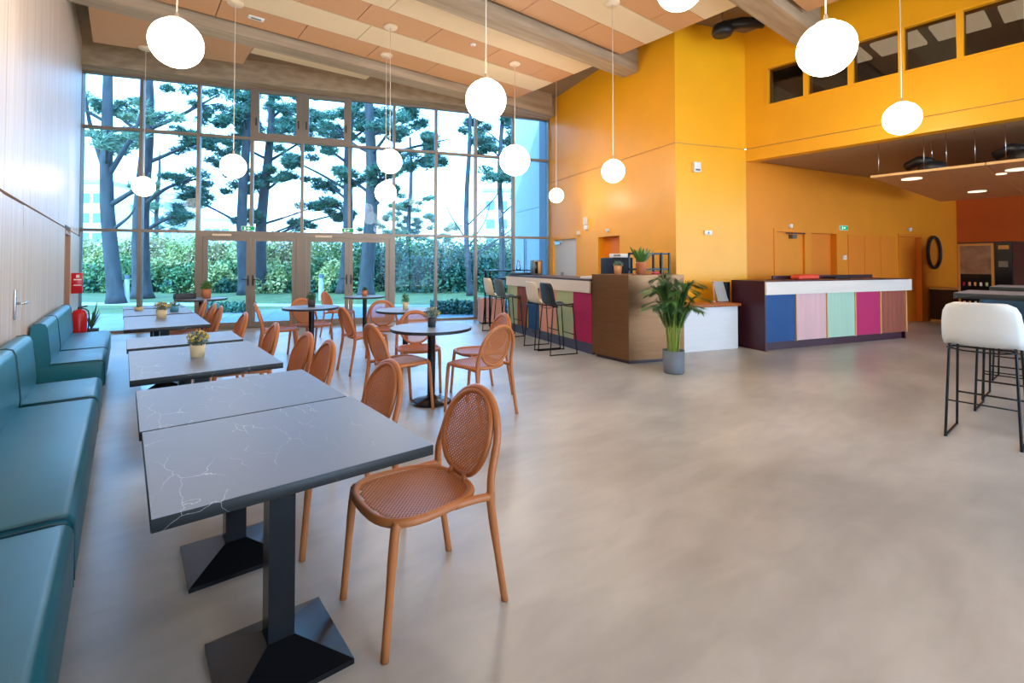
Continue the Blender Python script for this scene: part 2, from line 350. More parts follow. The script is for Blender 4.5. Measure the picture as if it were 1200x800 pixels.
for q, k in enumerate((3, 4)):                                   # two top-hung sashes
    ws = struct('window_%d' % (q + 2), (F0.x, F0.y, 0), FA)
    x0, x1, z0, z1, t = k * BAY + .03, (k + 1) * BAY - .03, Z2 + .028, Z3 - .04, .10
    MB().box(x0, x1, -.10, .03, z0, z0 + t).box(x0, x1, -.10, .03, z1 - .05, z1).box(x0, x0 + t, -.10, .03, z0 + t, z1 - .05).box(x1 - t, x1, -.10, .03, z0 + t, z1 - .05).build('window_frame', M['bronze'], ws)
    MB().box(x0 + t, x1 - t, -.034, -.026, z0 + t, z1 - .05).build('pane', M['glass'], ws)
    for xx in (x0 + .05, x1 - .05):
        MB().rbox(xx - .012, xx + .012, -.125, -.10, z0 + .25, z0 + .42, .004).build('window_arm', M['black_satin'], ws)
for q, k in enumerate((2, 4)):
    dd = struct('door_%d' % (q + 1), (F0.x, F0.y, 0), FA)
    x0, x1 = k * BAY + .03, (k + 2) * BAY - .03
    MB().box(x0, x0 + .07, -.10, .05, 0, Z1 - .03).box(x1 - .07, x1, -.10, .05, 0, Z1 - .03).box(x0 + .07, x1 - .07, -.10, .05, Z1 - .09, Z1 - .03).build('door_frame', M['bronze'], dd)
    MB().box(x0, x1, -.10, .05, 0, .012).build('threshold', M['steel_dark'], dd)
    xm = (x0 + x1) / 2
    for a, b, s in ((x0 + .075, xm - .003, 1), (xm + .003, x1 - .075, -1)):
        t = .085
        lf = MB().box(a, a + t, -.075, -.015, .015, Z1 - .095).box(b - t, b, -.075, -.015, .015, Z1 - .095).box(a + t, b - t, -.075, -.015, .015, .13).box(a + t, b - t, -.075, -.015, Z1 - .18, Z1 - .095).build('door_leaf', M['bronze'], dd)
        MB().box(a + t, b - t, -.049, -.041, .13, Z1 - .18).build('door_glass', M['glass'], lf)
        hx = b - t / 2 if s > 0 else a + t / 2
        MB().rbox(hx - .014, hx + .014, -.09, -.075, .9, 1.12, .004).tube([(hx, -.08, 1.03), (hx, -.125, 1.03), (hx - s * .11, -.13, 1.03)], .01).build('handle', M['black_satin'], lf)
    MB().rbox(x0 + .25, x0 + .6, -.13, -.10, Z1 - .085, Z1 - .04, .006).build('door_closer', M['rose'], dd)

# ---- ceiling: roof soffit, beams, boards
ce = struct('ceiling')
MB().prism(room, ROOF - .12, ROOF + .1).build('soffit', M['roof'], ce)
BZ = 5.05; PZ = 5.2
bars = [(8.75, 9.12, 8.3), (5.68, 6.05, 7.67), (2.95, 3.32, 8.82), (-.2, .17, 8.82), (-3.3, -2.93, 8.82)]
for a, b, xe in bars:
    MB().box(WXL, xe, a, b, BZ, ROOF - .12).build('beam', M['beam'], ce)
MB().obox(F0, FD, 0, FL, -.42, -.02, Z3, ROOF - .12).build('beam', M['beam'], ce)
MB().obox(F0, FD, 0, FL, -.02, .2, Z3 + .02, ROOF - .12).build('beam', M['ext_dark'], ce)
def board(x0, x1, y0, y1, m, z=PZ):
    MB().box(x0 + .006, x1 - .006, y0 + .006, y1 - .006, z, z + .03).build('ceiling_board', M[m], ce)
bays = [(6.17, 8.66, 7.05, 'pwpw'), (3.42, 5.62, 7.05, 'pwpw'), (.25, 2.88, 8.05, 'pwpw'), (-2.85, -.28, 8.05, 'pwpw'), (-5.9, -3.4, 8.05, 'pwpw')]
for y0, y1, xe, pat in bays:
    n = len(pat); w = (y1 - y0) / n
    for q, c in enumerate(pat):
        a, b = y0 + q * w, y0 + (q + 1) * w
        off = .55 if q == 1 else 0
        step = 1.2 if c == 'w' else 4.0; x = xe; first = True
        while x > WXL + .1:
            nx = max(WXL + .04, x - (step - off if first else step)); first = False
            if x - nx > .15: board(nx, x, a, b, 'panel_wood' if c == 'w' else 'panel_pale', PZ if c == 'w' else PZ - .004)
            x = nx
# boards of the short bay along the facade
MB().prism([(-.47, 9.2), (1.73, 9.2), (1.73, 10.42), (-.47, 11.0)], PZ, PZ + .03).build('ceiling_board', M['panel_wood'], ce)
MB().prism([(1.74, 9.2), (3.88, 9.2), (3.88, 9.72), (1.74, 9.78)], PZ, PZ + .03).build('ceiling_board', M['panel_pale'], ce)

# ---- yellow walls, joint at 3.46 m
JZ = 3.46
def wall(name, p, q, z0, z1, m, openings=(), thick=.25, joint=True, ext=0):
    w = struct(name); d = (q - p); L = d.length; core = MB()
    def slab(a, b, za, zb, nm='wall_panel'):
        if b - a > .01 and zb - za > .01: MB().obox(p, d, a, b, 0, thick, za, zb).build(nm, M[m], w)
    cuts = sorted({z0, z1} | ({JZ} if joint and z0 < JZ < z1 else set()))
    for za, zb in zip(cuts[:-1], cuts[1:]):
        zz0 = za + (.006 if za == JZ else 0); zz1 = zb - (.006 if zb == JZ else 0); a = 0
        for (o0, o1, oz0, oz1) in sorted(openings):
            if oz0 >= zz1 or oz1 <= zz0: continue
            slab(a, o0, zz0, zz1); slab(o0, o1, zz0, oz0); slab(o0, o1, oz1, zz1); a = o1
        slab(a, L + ext, zz0, zz1)
    if joint and z0 < JZ < z1: MB().obox(p, d, 0, L + ext, .02, thick, JZ - .007, JZ + .007).build('joint', M['oak'], w)
    return w
# note: 'left' of the direction of travel is the outside of the room, so walls are walked clockwise
wall('wall_bar', F1, W1, 0, ROOF - .12, 'yellow', [(.26, 1.42, -1, 1.96), (2.36, 3.14, -1, 1.94)])
wall('wall_return', W1, W2, 0, ROOF - .12, 'yellow', thick=.25)
RDIR = (W3 - W2).normalized()
doors_c = [(1.87, 2.71, -1, 1.98), (5.06, 5.98, -1, 2.0), (.79, 1.66, -1, 1.99)]
WM = W2 + RDIR * 3.05
wall('wall_corridor', W2, WM, 0, 3.4, 'amber', [doors_c[0], doors_c[2]], joint=False)
wall('wall_corridor_end', WM, W3, 0, 3.4, 'amber', [(5.06 - 3.05, 5.98 - 3.05, -1, 2.0)], joint=False)
W4 = Vector((14.9, -6.1))
wall('wall_orange', W3, W4, 0, 3.4, 'orange', joint=False)
mw = [(.41 + .637 * k, .41 + .637 * k + .565, 4.18, 4.81) for k in range(9)]
wall('wall_mezzanine', W2, Vector((8.84, -6.1)), 3.235, ROOF - .12, 'yellow', mw, thick=.2)
# mezzanine slab and the dim room behind its windows
mz = struct('wall_mezzanine_room')
MB().prism([(8.86, 4.1), (16.6, 2.6), (16.6, -6.1), (8.86, -6.1)], 3.24, 3.5).build('slab', M['taupe'], mz)
MB().box(12.5, 12.6, -6.1, 4.08, 3.3, ROOF - .12).build('inner_wall', M['mezz_wall'], mz)
MB().box(9.05, 12.5, -6.1, 3.98, 5.25, 5.3).build('inner_ceiling', M['mezz_wall'], mz)
MB().box(8.9, 12.5, 3.98, 4.08, 3.45, 5.6).build('inner_wall', M['mezz_wall'], mz)
for k in range(6): MB().box(10.2, 10.9, -1.2 + k * .8, -.55 + k * .8, 5.2, 5.25).build('inner_fill_panel', M['mezz_fill'], mz)  # glowing panels added to brighten the room seen through the windows
for k in range(9):
    s0 = 4.2 - (.41 + .637 * k); s1 = s0 - .565
    ww = struct('window_%d' % (4 + k))
    MB().box(8.822, 8.86, s1 - .036, s0 + .036, 4.15, 4.18).box(8.822, 8.86, s1 - .036, s0 + .036, 4.81, 4.845).box(8.822, 8.86, s1 - .036, s1, 4.18, 4.81).box(8.822, 8.86, s0, s0 + .036, 4.18, 4.81).build('window_frame', M['yellow'], ww)
    MB().box(8.895, 8.905, s1, s0, 4.18, 4.81).build('pane', M['smoke'], ww)
# unseen rear side of the hall (behind the photographer); glazing added to let sky light in
rw = struct('wall_rear')
MB().box(-1, 17.5, -6.3, -6.1, 4.6, ROOF).box(9.0, 9.3, -6.3, -6.1, 0, 4.6).box(9.3, 17.5, -6.3, -6.1, 3.1, 4.6).box(15.9, 17.5, -6.3, -6.1, 0, 3.1).box(-1, 0, -6.3, -6.1, 0, 4.6).build('wall_core', M['plywood'], rw)
rwin = struct('window_13')
for k in range(6): MB().box(9.3 + k * 1.32 - .03, 9.3 + k * 1.32 + .03, -6.26, -6.12, 0, 3.1).build('mullion', M['bronze'], rwin)
for k in range(5): MB().box(9.3 + k * 1.32 + .03, 9.3 + k * 1.32 + 1.29, -6.2, -6.19, .05, 3.1).build('pane', M['rear_glass'], rwin)
for k in range(6): MB().box(k * 1.8 - .04, k * 1.8 + .04, -6.26, -6.12, 0, 4.6).build('mullion', M['bronze'], rwin)
for k in range(5): MB().box(k * 1.8 + .04, k * 1.8 + 1.76, -6.2, -6.19, .05, 4.6).build('pane', M['rear_glass'], rwin)
MB().box(16.6, 17.5, -6.2, 3.2, 0, 3.5).build('wall_core', M['orange'], rw)

# ---- doors in the yellow walls
def wdoor(n, p, d, s0, s1, zt, m, recess=.08, frame=None, closer=False, leaves_=1):
    dr = struct('door_%d' % n); w = (s1 - s0) / leaves_
    for k in range(leaves_):
        MB().obox(p, d, s0 + k * w + (.002 if k else 0), s0 + (k + 1) * w, recess, recess + .045, 0, zt).build('door_leaf', M[m], dr)
    if frame:
        f_ = .05
        MB().obox(p, d, s0 - f_, s0 + .012, -.015, recess + .05, 0, zt + f_).obox(p, d, s1 - .012, s1 + f_, -.015, recess + .05, 0, zt + f_).obox(p, d, s0, s1, -.015, recess + .05, zt - .012, zt + f_).build('door_frame', M[frame], dr)
    return dr
BD = (W1 - F1).normalized()
dd = wdoor(7, F1, BD, .26, 1.42, 1.96, 'grey_door', .05, None, leaves_=2)
MB().obox(F1, BD, .35, .62, .0, .05, 1.84, 1.9).obox(F1, BD, .38, .8, -.03, 0, 1.9, 1.92).build('door_closer', M['chrome'], dd)
MB().obox(F1, BD, .70, .74, -.01, .05, .95, 1.15).obox(F1, BD, .66, .78, -.06, -.045, 1.05, 1.075).obox(F1, BD, .70, .72, -.05, 0, 1.05, 1.075).build('handle', M['chrome'], dd)
wdoor(8, F1, BD, 2.36, 3.14, 1.94, 'orange_door', .16)
dd = wdoor(9, W2, RDIR, .79, 1.66, 1.99, 'amber', .03, 'amber')
MB().obox(W2, RDIR, 1.22, 1.36, -.05, .03, 1.86, 1.93).build('door_closer', M['steel_dark'], dd); MB().obox(W2, RDIR, 1.05, 1.62, -.055, -.03, 1.945, 1.965).build('closer_arm', M['bar_top'], dd)
wdoor(10, W2, RDIR, 1.87, 2.71, 1.98, 'orange_door', .12)
wdoor(11, W2, RDIR, 5.06, 5.98, 2.0, 'orange_door', .10, 'orange_door')
tp = struct('trim_1')
for a, b in ((3.09, 3.67), (3.68, 4.28), (4.29, 4.89)):
    MB().obox(W2, RDIR, a, b, -.012, 0, .02, 1.98).build('wall_cupboard_panel', M['orange_door'], tp)
print('structure done')

# ================================================================== furniture
# ---- terracotta chair with oval back, local +x is where the sitter looks
def perforated(inside, half_u, half_v, pitch, to3d, thick, hole=.62):
    """sheet of square holes set on the diagonal; inside(u,v) clips it; to3d(u,v,t) bends it"""
    mb = MB(); p = pitch; n = int(max(half_u, half_v) * 1.5 / p) + 2
    for i in range(-n, n + 1):
        for j in range(-n, n + 1):
            u = (i - j) * p * .7071; v = (i + j) * p * .7071
            if not inside(u, v): continue
            r = p * .7071; q = r * hole
            O = [(u + r, v), (u, v + r), (u - r, v), (u, v - r)]; I = [(u + q, v), (u, v + q), (u - q, v), (u, v - q)]
            vs = [to3d(a, b, 0) for a, b in O] + [to3d(a, b, 0) for a, b in I] + [to3d(a, b, thick) for a, b in O] + [to3d(a, b, thick) for a, b in I]
            fs = []
            for k in range(4):
                m_ = (k + 1) % 4
                fs += [(k, m_, 4 + m_, 4 + k), (8 + k, 12 + k, 12 + m_, 8 + m_), (4 + k, 4 + m_, 12 + m_, 12 + k)]
            mb.add(vs, fs)
    return mb
def sup(t, a, b, e):
    c, s = math.cos(t), math.sin(t); return (a * math.copysign(abs(c) ** (2 / e), c), b * math.copysign(abs(s) ** (2 / e), s))
def make_chair():
    t = thing('bistro_chair', 'terracotta chair', 'chair')
    SZ = .455
    lean = lambda z: -.215 - .30 * max(0, z - .50) - .06 * max(0, .5 - z)
    # seat frame ring, wider at the front
    ring = []
    for k in range(40):
        x, y = sup(2 * math.pi * k / 40, .215, .212, 3.0); y *= 1 + .10 * x / .215; ring.append((x + .015, y, SZ - .008 * math.cos(math.pi * y / .4)))
    fr = MB().tube(ring, .0175, 8, True)
    for s in (-1, 1):
        fr.tube(smooth_path([(-.05, s * .203, SZ - .004), (-.14, s * .207, SZ - .006), (-.215, s * .214, SZ - .012)], 4), [.0165] * 9, 8)
    fr.build('seat_frame', M['terra'], t)
    ins = lambda u, v: (abs(u) / .195) ** 3 + (abs(v) / .195) ** 3 < 1.0
    dish = lambda u, v, k: (u + .015, v * (1 + .10 * u / .215), SZ + .004 - .016 * max(0, 1 - (u * u + v * v) / .04) - k)
    perforated(ins, .2, .2, .0125, dish, .004).build('seat', M['terra'], t)
    # hoop: rises from the seat joints, round the top
    pts = []
    for k in range(17):
        a = math.pi * k / 16; y = .205 * math.cos(a); z = .60 + .225 * math.sin(a); pts.append((lean(z), y, z))
    hp = [(lean(.44), .214, .44), (lean(.52), .213, .52)] + pts + [(lean(.52), -.213, .52), (lean(.44), -.214, .44)]
    MB().tube(smooth_path(hp, 3), .0165, 8).build('back_frame', M['terra'], t)
    # oval back
    cz, a_, b_ = .642, .172, .168
    ov = []
    for k in range(36):
        an = 2 * math.pi * k / 36; y = a_ * math.cos(an); z = cz + b_ * math.sin(an) * 1.02; ov.append((lean(z) + .022 - .03 * (1 - (y / a_) ** 2) * .6, y, z))
    bp = MB().tube(ov, .0135, 8, True)
    bp.tube([(lean(.79) + .01, -.03, .806), (lean(.8), -.03, .818)], .009)
    for s in (-1, 1): bp.tube([(lean(.50) + .02, s * .05, .485), (-.19, s * .06, SZ)], .011)
    bk = bp.build('backrest', M['terra'], t)
    ins2 = lambda u, v: (u / .163) ** 2 + (v / .162) ** 2 < 1
    bend = lambda u, v, k: (lean(cz + v) + .022 - .018 * (1 - (u / a_) ** 2) + k, u, cz + v)
    perforated(ins2, .17, .17, .0125, bend, .004).build('perforated_panel', M['terra'], bk)
    for s in (-1, 1):
        MB().tube(smooth_path([(.185, s * .195, SZ - .005), (.20, s * .20, SZ - .06), (.235, s * .205, .0)], 5), [.019] * 4 + [.0175] * 3 + [.015] * 4, 10).build('leg', M['terra'], t)
        MB().tube(smooth_path([(lean(.46), s * .214, .46), (-.225, s * .216, .36), (-.285, s * .222, .0)], 5), [.019] * 4 + [.0175] * 3 + [.015] * 4, 10).build('leg', M['terra'], t)
    return t
chair0 = make_chair(); used = [False]
def chair(x, y, deg, label, group):
    o = chair0 if not used[0] else copy_tree(chair0); used[0] = True
    return place(o, (x, y, 0), R(deg), label, group)
G1, G2 = 'chairs along the square tables', 'chairs around the round tables'
chair(.965, 1.83, 180, 'terracotta chair standing whole and clear beside the large foremost slate table', G1)
chair(.90, 2.62, 181, 'terracotta chair tucked under the rear half of the foremost slate table pair', G1)
chair(.86, 3.575, 178, 'terracotta chair by the table with yellow flowers, its back clear of its neighbour', G1)
chair(.85, 4.055, 181, 'terracotta chair by the table with yellow flowers, half hidden behind another chair back', G1)
chair(.80, 4.90, 178, 'terracotta chair pushed in at the narrow table behind the yellow flower pot', G1)
chair(.76, 6.12, 180, 'single terracotta chair at the near corner of the far row of tables', G1)
chair(.67, 7.22, 180, 'terracotta chair at the far row of tables, front one of three backs in line', G1)
chair(.66, 7.72, 180, 'terracotta chair at the far row of tables, middle one of three backs in line', G1)
chair(.64, 8.50, 180, 'terracotta chair at the far row of tables, rear one of three backs in line', G1)
chair(2.07, 4.29, 3, 'terracotta chair seen side-on, tucked under the big round table with flower pot', G2)
chair(2.55, 4.84, -110, 'terracotta chair behind the big round table, facing over it', G2)
chair(2.60, 3.75, 98, 'terracotta chair showing its back at the near side of the big round table', G2)
chair(2.97, 4.27, 172, 'terracotta chair at the bar side of the big round table, behind another chair back', G2)
chair(2.93, 6.52, -100, 'terracotta chair behind the round table with the small cream pot', G2)
chair(2.46, 6.12, 0, 'terracotta chair seen side-on left of the round table with cream pot', G2)
chair(1.72, 7.38, -10, 'terracotta chair seen side-on at the round table with a small black pot', G2)
chair(2.24, 7.66, -75, 'terracotta chair behind the round table with a small black pot', G2)
chair(3.24, 9.32, -40, 'terracotta chair by the glass doors at the farthest round table', G2)

# ---- slate-marble tables
def pyramid_base(mb, h=.20, top=.045, h1=.085):
    b = h; vs = [(-b, -b, 0), (b, -b, 0), (b, b, 0), (-b, b, 0), (-b, -b, .018), (b, -b, .018), (b, b, .018), (-b, b, .018), (-top, -top, h1), (top, -top, h1), (top, top, h1), (-top, top, h1)]
    return mb.add(vs, [(3, 2, 1, 0), (0, 1, 5, 4), (1, 2, 6, 5), (2, 3, 7, 6), (3, 0, 4, 7), (4, 5, 9, 8), (5, 6, 10, 9), (6, 7, 11, 10), (7, 4, 8, 11), (8, 9, 10, 11)])
pyr = pyramid_base(MB()).mesh('table_base', M['black_metal']); colm = MB().box(-.043, .043, -.043, .043, .07, .70).mesh('table_column', M['black_metal'])
def square_table(x0, x1, y0, y1, label, bx=None, by=None, z=.75):
    cx, cy = (x0 + x1) / 2, (y0 + y1) / 2; t = thing('square_table', label, 'table', (cx, cy, 0), 0, 'slate tables along the bench')
    a, b = (x1 - x0) / 2, (y1 - y0) / 2
    MB().box(-a, a, -b, b, z - .030, z).build('table_top', M['marble'], t); MB().rbox(-a - .0015, a + .0015, -b - .0015, b + .0015, z - .036, z - .0015, .0008, 1).build('edge_shade_band', M['marble_edge_shade'], t)  # band repeats the top laminate with shade put into its colour
    ox, oy = (bx or cx) - cx, (by or cy) - cy
    MB().box(ox - .2, ox + .2, oy - .2, oy + .2, z - .05, z - .034).build('top_bracket', M['black_metal'], t)
    share('base', pyr, t, (ox, oy, 0)); share('column', colm, t, (ox, oy, 0))
square_table(.062, .868, 1.535, 2.335, 'large slate marble table in front, nearest the free-standing chair', .445, 1.885)
square_table(.055, .85, 2.350, 3.10, 'slate marble table pushed up behind the foremost table', .43, 2.67, .75)
square_table(.033, .812, 3.39, 4.50, 'slate marble table carrying the cream pot of yellow flowers')
square_table(.024, .795, 4.63, 5.26, 'narrow bare slate marble table behind the one with yellow flowers')
square_table(.005, .715, 5.97, 7.33, 'long slate marble table with a cream plant pot near its far end')
square_table(.0, .705, 7.44, 8.42, 'slate marble table with the teal pot on it')
square_table(-.005, .70, 8.52, 9.02, 'last narrow slate marble table in the far row toward the glass')
def round_table(x, y, label, r=.40):
    t = thing('round_table', label, 'table', (x, y, 0), 0, 'round tables on black columns')
    MB().lathe([(.0001, .722), (r - .004, .722), (r, .726), (r, .746), (r - .004, .75), (.0001, .75)], n=48, smooth=False).build('table_top', M['marble'], t); MB().lathe([(r - .01, .721), (r + .0015, .721), (r + .0015, .748), (r - .004, .7485)], n=48, smooth=False).build('edge_shade_band', M['marble_edge_shade'], t)
    MB().cyl((0, 0, 0), .038, .03, .722, 20).build('column', M['black_metal'], t)
    MB().lathe([(.0001, 0), (.20, 0), (.20, .012), (.185, .02), (.11, .035), (.05, .06), (.038, .08)], n=36).build('base', M['black_metal'], t)
    return t
round_table(2.415, 4.31, 'big round slate table with a dark grey flower pot, four chairs around')
round_table(3.02, 6.11, 'round slate table behind the big one, carrying a small cream pot', .39)
round_table(2.13, 7.31, 'round slate table on its own before the doors, with small black pot', .39)
round_table(3.58, 8.95, 'farthest round slate table, with small orange pot, close to the glass door', .37)
round_table(1.08, 10.2, 'round slate table by the left glass door, carrying two planters', .40)

# ---- teal bench modules along the wood wall
def bench(y0, y1, label):
    L = y1 - y0; t = thing('banquette_module', label, 'bench', (-.40, (y0 + y1) / 2, 0), 0, 'teal bench modules along the wood wall'); h = L / 2
    MB().rbox(-.26, .27, -h, h, .17, .45, .045, 4).build('seat', M['teal'], t)
    bm = MB(); rows = []
    n = 8
    prof = [(-.265, .40), (-.265, .70), (-.262, .795), (-.245, .825), (-.20, .832), (-.165, .82), (-.15, .78), (-.135, .62), (-.125, .50), (-.13, .43)]
    rows = [[(x, -h + 2 * h * k / n if 0 < k < n else (-h if k == 0 else h), z) for x, z in prof] for k in range(n + 1)]
    bm.grid(rows)
    for yy in (-h, h): bm.add([(x, yy, z) for x, z in prof], [tuple(range(len(prof)))])
    bk = bm.build('backrest', M['teal'], t)
    for yy in (-h + .004, h - .004): MB().tube([(x, yy, z) for x, z in prof[3:]], .0045, 6).build('piping', M['teal_dark'], bk)
    for yy in (-h + .012, h - .012): MB().tube([(-.12, yy, .447), (.20, yy, .447), (.245, yy, .437), (.262, yy, .41), (.267, yy, .2)], .004, 6).build('seat_piping', M['teal_dark'], t)
    MB().box(-.24, .20, -h + .06, h - .06, .06, .17).build('plinth', M['black_satin'], t)
    for a in (-.22, .17):
        for b in (-h + .08, h - .08): MB().cyl((a, b, 0), .02, 0, .07, 12).build('foot', M['black_satin'], t)
bench(.35, 2.44, 'long teal bench module beside the foremost slate table')
bench(2.47, 4.53, 'long teal bench module between the long foremost one and the short one')
bench(4.55, 5.32, 'short teal bench module at the end of the front run, before the gap')
bench(6.20, 7.10, 'short teal bench module just beyond the gap, its dark side showing')
bench(7.12, 8.78, 'long teal bench module at the window end of the wall')

# ---- bar stools with sled frames, local +x forward
def shell_mesh(m):
    prof = [(.20, .735, .19), (.17, .745, .205), (.10, .742, .218), (.0, .735, .225), (-.09, .735, .228), (-.155, .752, .23), (-.195, .80, .232), (-.212, .87, .232), (-.225, .95, .228), (-.238, 1.02, .218), (-.246, 1.065, .195), (-.25, 1.085, .15)]
    rows = []
    for x, z, w in prof:
        row = []
        for k in range(13):
            s = -1 + k / 6; e = abs(s) ** 3
            if x > -.12: row.append((x - .01 * e, s * w, z + .028 * e))
            else: row.append((x + .055 * e, s * w, z - .012 * e))
        rows.append(row)
    return MB().grid(rows, .009).mesh('shell', m)
SH = {k: shell_mesh(M[k]) for k in ('white_plastic', 'cream_plastic', 'grey_plastic', 'navy_plastic', 'blue_plastic')}
def side_frame(s):
    return MB().tube(smooth_path([(.13, s * .16, .722), (.165, s * .185, .716), (.172, s * .19, .69), (.225, s * .212, .03), (.222, s * .213, .010), (.20, s * .213, .0085), (-.20, s * .213, .0085), (-.222, s * .213, .010), (-.225, s * .212, .03), (-.172, s * .19, .69), (-.165, s * .185, .716), (-.13, s * .16, .722)], 4), .0095, 8)
SFR = [side_frame(s).mesh('sled_side', M['black_metal']) for s in (-1, 1)]
XFR = [MB().tube(p, r_).mesh('seat_brace', M['black_metal']) for p, r_ in (([(.13, -.165, .722), (.13, .165, .722)], .008), ([(-.13, -.165, .722), (-.06, -.15, .712), (-.06, .15, .712), (-.13, .165, .722)], .008), ([(-.2, -.2, .716), (-.21, -.1, .70), (-.21, .1, .70), (-.2, .2, .716)], .006))]
FRB = [MB().tube([(q, -.20, .29), (q, .20, .29)], r_).mesh('footrest', M['black_metal']) for q, r_ in ((.204, .008), (-.204, .006))]
def stool(x, y, deg, m, label, group):
    t = thing('bar_stool', label, 'bar stool', (x, y, 0), R(deg), group)
    share('shell', SH[m], t)
    for k in SFR: share('sled_side', k, t)
    [share('seat_brace', k, t) for k in XFR]; [share('footrest', k, t) for k in FRB]
GB = 'stools at the coloured bar'; GR = 'stools at the high tables'
stool(5.25, 5.43, -17, 'navy_plastic', 'black-blue bar stool in front of the salmon and green bar panels', GB)
stool(5.38, 5.93, -17, 'cream_plastic', 'cream bar stool beside the dark one at the blue bar panel', GB)
stool(5.72, 7.26, -16, 'grey_plastic', 'grey bar stool at the window end of the bar', GB)
stool(5.84, 7.78, -16, 'cream_plastic', 'cream bar stool nearest the glass, beside the grey one', GB)
stool(5.41, .67, 0, 'white_plastic', 'white bar stool showing its back in front of the high slate table', GR)
stool(6.49, .64, 180, 'blue_plastic', 'petrol blue bar stool on the far side of the white stool\'s table', GR)
stool(7.06, .66, 0, 'blue_plastic', 'petrol blue bar stool between the two high slate tables', GR)
stool(8.24, .72, 180, 'blue_plastic', 'petrol blue bar stool behind the rear high slate table', GR)
def high_table(x0, x1, y0, y1, label, z=1.135):
    t = thing('high_table', label, 'high table', ((x0 + x1) / 2, (y0 + y1) / 2, 0), 0, 'high slate tables'); a, b = (x1 - x0) / 2, (y1 - y0) / 2
    MB().box(-a, a, -b, b, z - .04, z).build('table_top', M['marble'], t); MB().rbox(-a - .0015, a + .0015, -b - .0015, b + .0015, z - .048, z - .0015, .0008, 1).build('edge_shade_band', M['marble_edge_shade'], t)
    for s in (-1, 0):
        MB().box(-.04, .04, s * b * .55 - .04, s * b * .55 + .04, .02, z - .045).build('column', M['black_metal'], t)
        MB().box(-.25, .25, s * b * .55 - .2, s * b * .55 + .2, 0, .02).build('base_plate', M['black_metal'], t)
high_table(5.60, 6.30, -.95, .885, 'high slate marble table behind the white bar stool')
high_table(7.30, 8.00, -.95, .86, 'high slate marble table further back, near the vending machine')

# ---- bar along the yellow wall (far end to bronze block)
BA = Vector((5.50, 4.98)); BB = Vector((6.16, 7.86)); BDR = (BA - BB).normalized()    # walked toward the camera; left of it is the bartender's side
BL = (BA - BB).length
t = thing('bar_counter', 'long bar counter with coloured wood panels and a pale fascia before the stools', 'bar counter', (BB.x, BB.y, 0), math.atan2(BDR.y, BDR.x))
MB().box(0, BL, .10, .62, .02, 1.08).build('carcass', M['black_satin'], t)
MB().box(0, BL, .05, .10, 0, .165).build('kickboard', M['kick'], t)
MB().box(-.02, BL, .0, .68, 1.11, 1.14).build('counter_top', M['bar_top'], t)
MB().box(0, BL, -.015, .02, .93, 1.11).build('fascia', M['fascia'], t)
cuts = [0, .42, .87, 1.34, 1.92, 2.44, BL]; cols = ['p_green', 'p_brown', 'p_blue', 'p_salmon', 'p_green', 'p_magenta']
labs = ['sage green panel', 'red-brown wood panel', 'blue panel', 'salmon panel', 'sage green panel', 'magenta panel']
for a, b, c, lb in zip(cuts[:-1], cuts[1:], cols, labs):
    MB().box(a + .012, b - .003, .03, .055, .165, .93).build('front_panel', M[c], t)['label'] = lb
    MB().box(a, a + .010, .022, .058, .165, .93).build('panel_edge', M['edge'], t)
# bronze block
t = thing('bronze_block_counter', 'tall brushed bronze box counter between bar and palm', 'counter', (5.404, 4.188, 0), 0)
bp_ = [(0, 0), (.825, -.33), (1.06, .36), (.062, .721)]; bin_ = [(.04, .03), (.80, -.27), (1.02, .33), (.10, .67)]
MB().prism(bp_, .05, 1.205).build('body', M['brass'], t); MB().prism(bin_, 0, .05).build('plinth', M['bar_top'], t); MB().prism([(x * 1.004 - .002, y * 1.004) for x, y in bp_], 1.206, 1.22).build('top', M['brass'], t)
# low white counter
t = thing('low_white_counter', 'low white counter with walnut top between bronze block and long counter', 'counter', (6.20, 4.40, 0), R(-18.5))
MB().box(0, 1.69, 0, .42, 0, .69).build('front', M['white_paint'], t); MB().rbox(-.02, 1.71, -.06, .45, .69, .735, .004, 1).build('top', M['wood_top'], t)
# long counter to the right
t = thing('reception_counter', 'long maroon counter faced with five panels blue, pink, mint, magenta and wood', 'counter', (7.838, 3.449, 0), R(-17.1)); L = 3.60
MB().box(0, .03, .0, .66, 0, 1.075).build('side_panel', M['maroon'], t); MB().box(L - .09, L - .06, .03, .66, 0, 1.075).build('side_panel', M['maroon'], t)
MB().box(.03, L - .12, .07, .10, 0, .135).build('kickboard', M['maroon'], t); MB().box(.03, L - .09, .10, .62, .05, 1.05).build('carcass', M['bar_top'], t)
MB().box(0, L - .02, .0, .66, 1.075, 1.10).build('counter_top', M['maroon'], t)
MB().box(.9, L - .05, .60, .64, 1.10, 1.16).build('rear_upstand', M['bar_top'], t)
MB().box(.0, L + .03, -.03, .0, .885, 1.085).build('fascia', M['fascia'], t)
cuts = [.012, .70, 1.42, 2.13, 2.80, 3.52]; cols = ['p_blue', 'p_pink', 'p_mint', 'p_magenta', 'p_brown']; labs = ['blue panel', 'pale pink panel', 'mint panel', 'magenta panel', 'red-brown wood panel']
for a, b, c, lb in zip(cuts[:-1], cuts[1:], cols, labs):
    MB().box(a, b - .022, .01, .04, .135, .885).build('front_panel', M[c], t)['label'] = lb
    MB().box(b - .020, b - .002, -.008, .045, .13, .885).build('panel_edge', M['edge'], t)

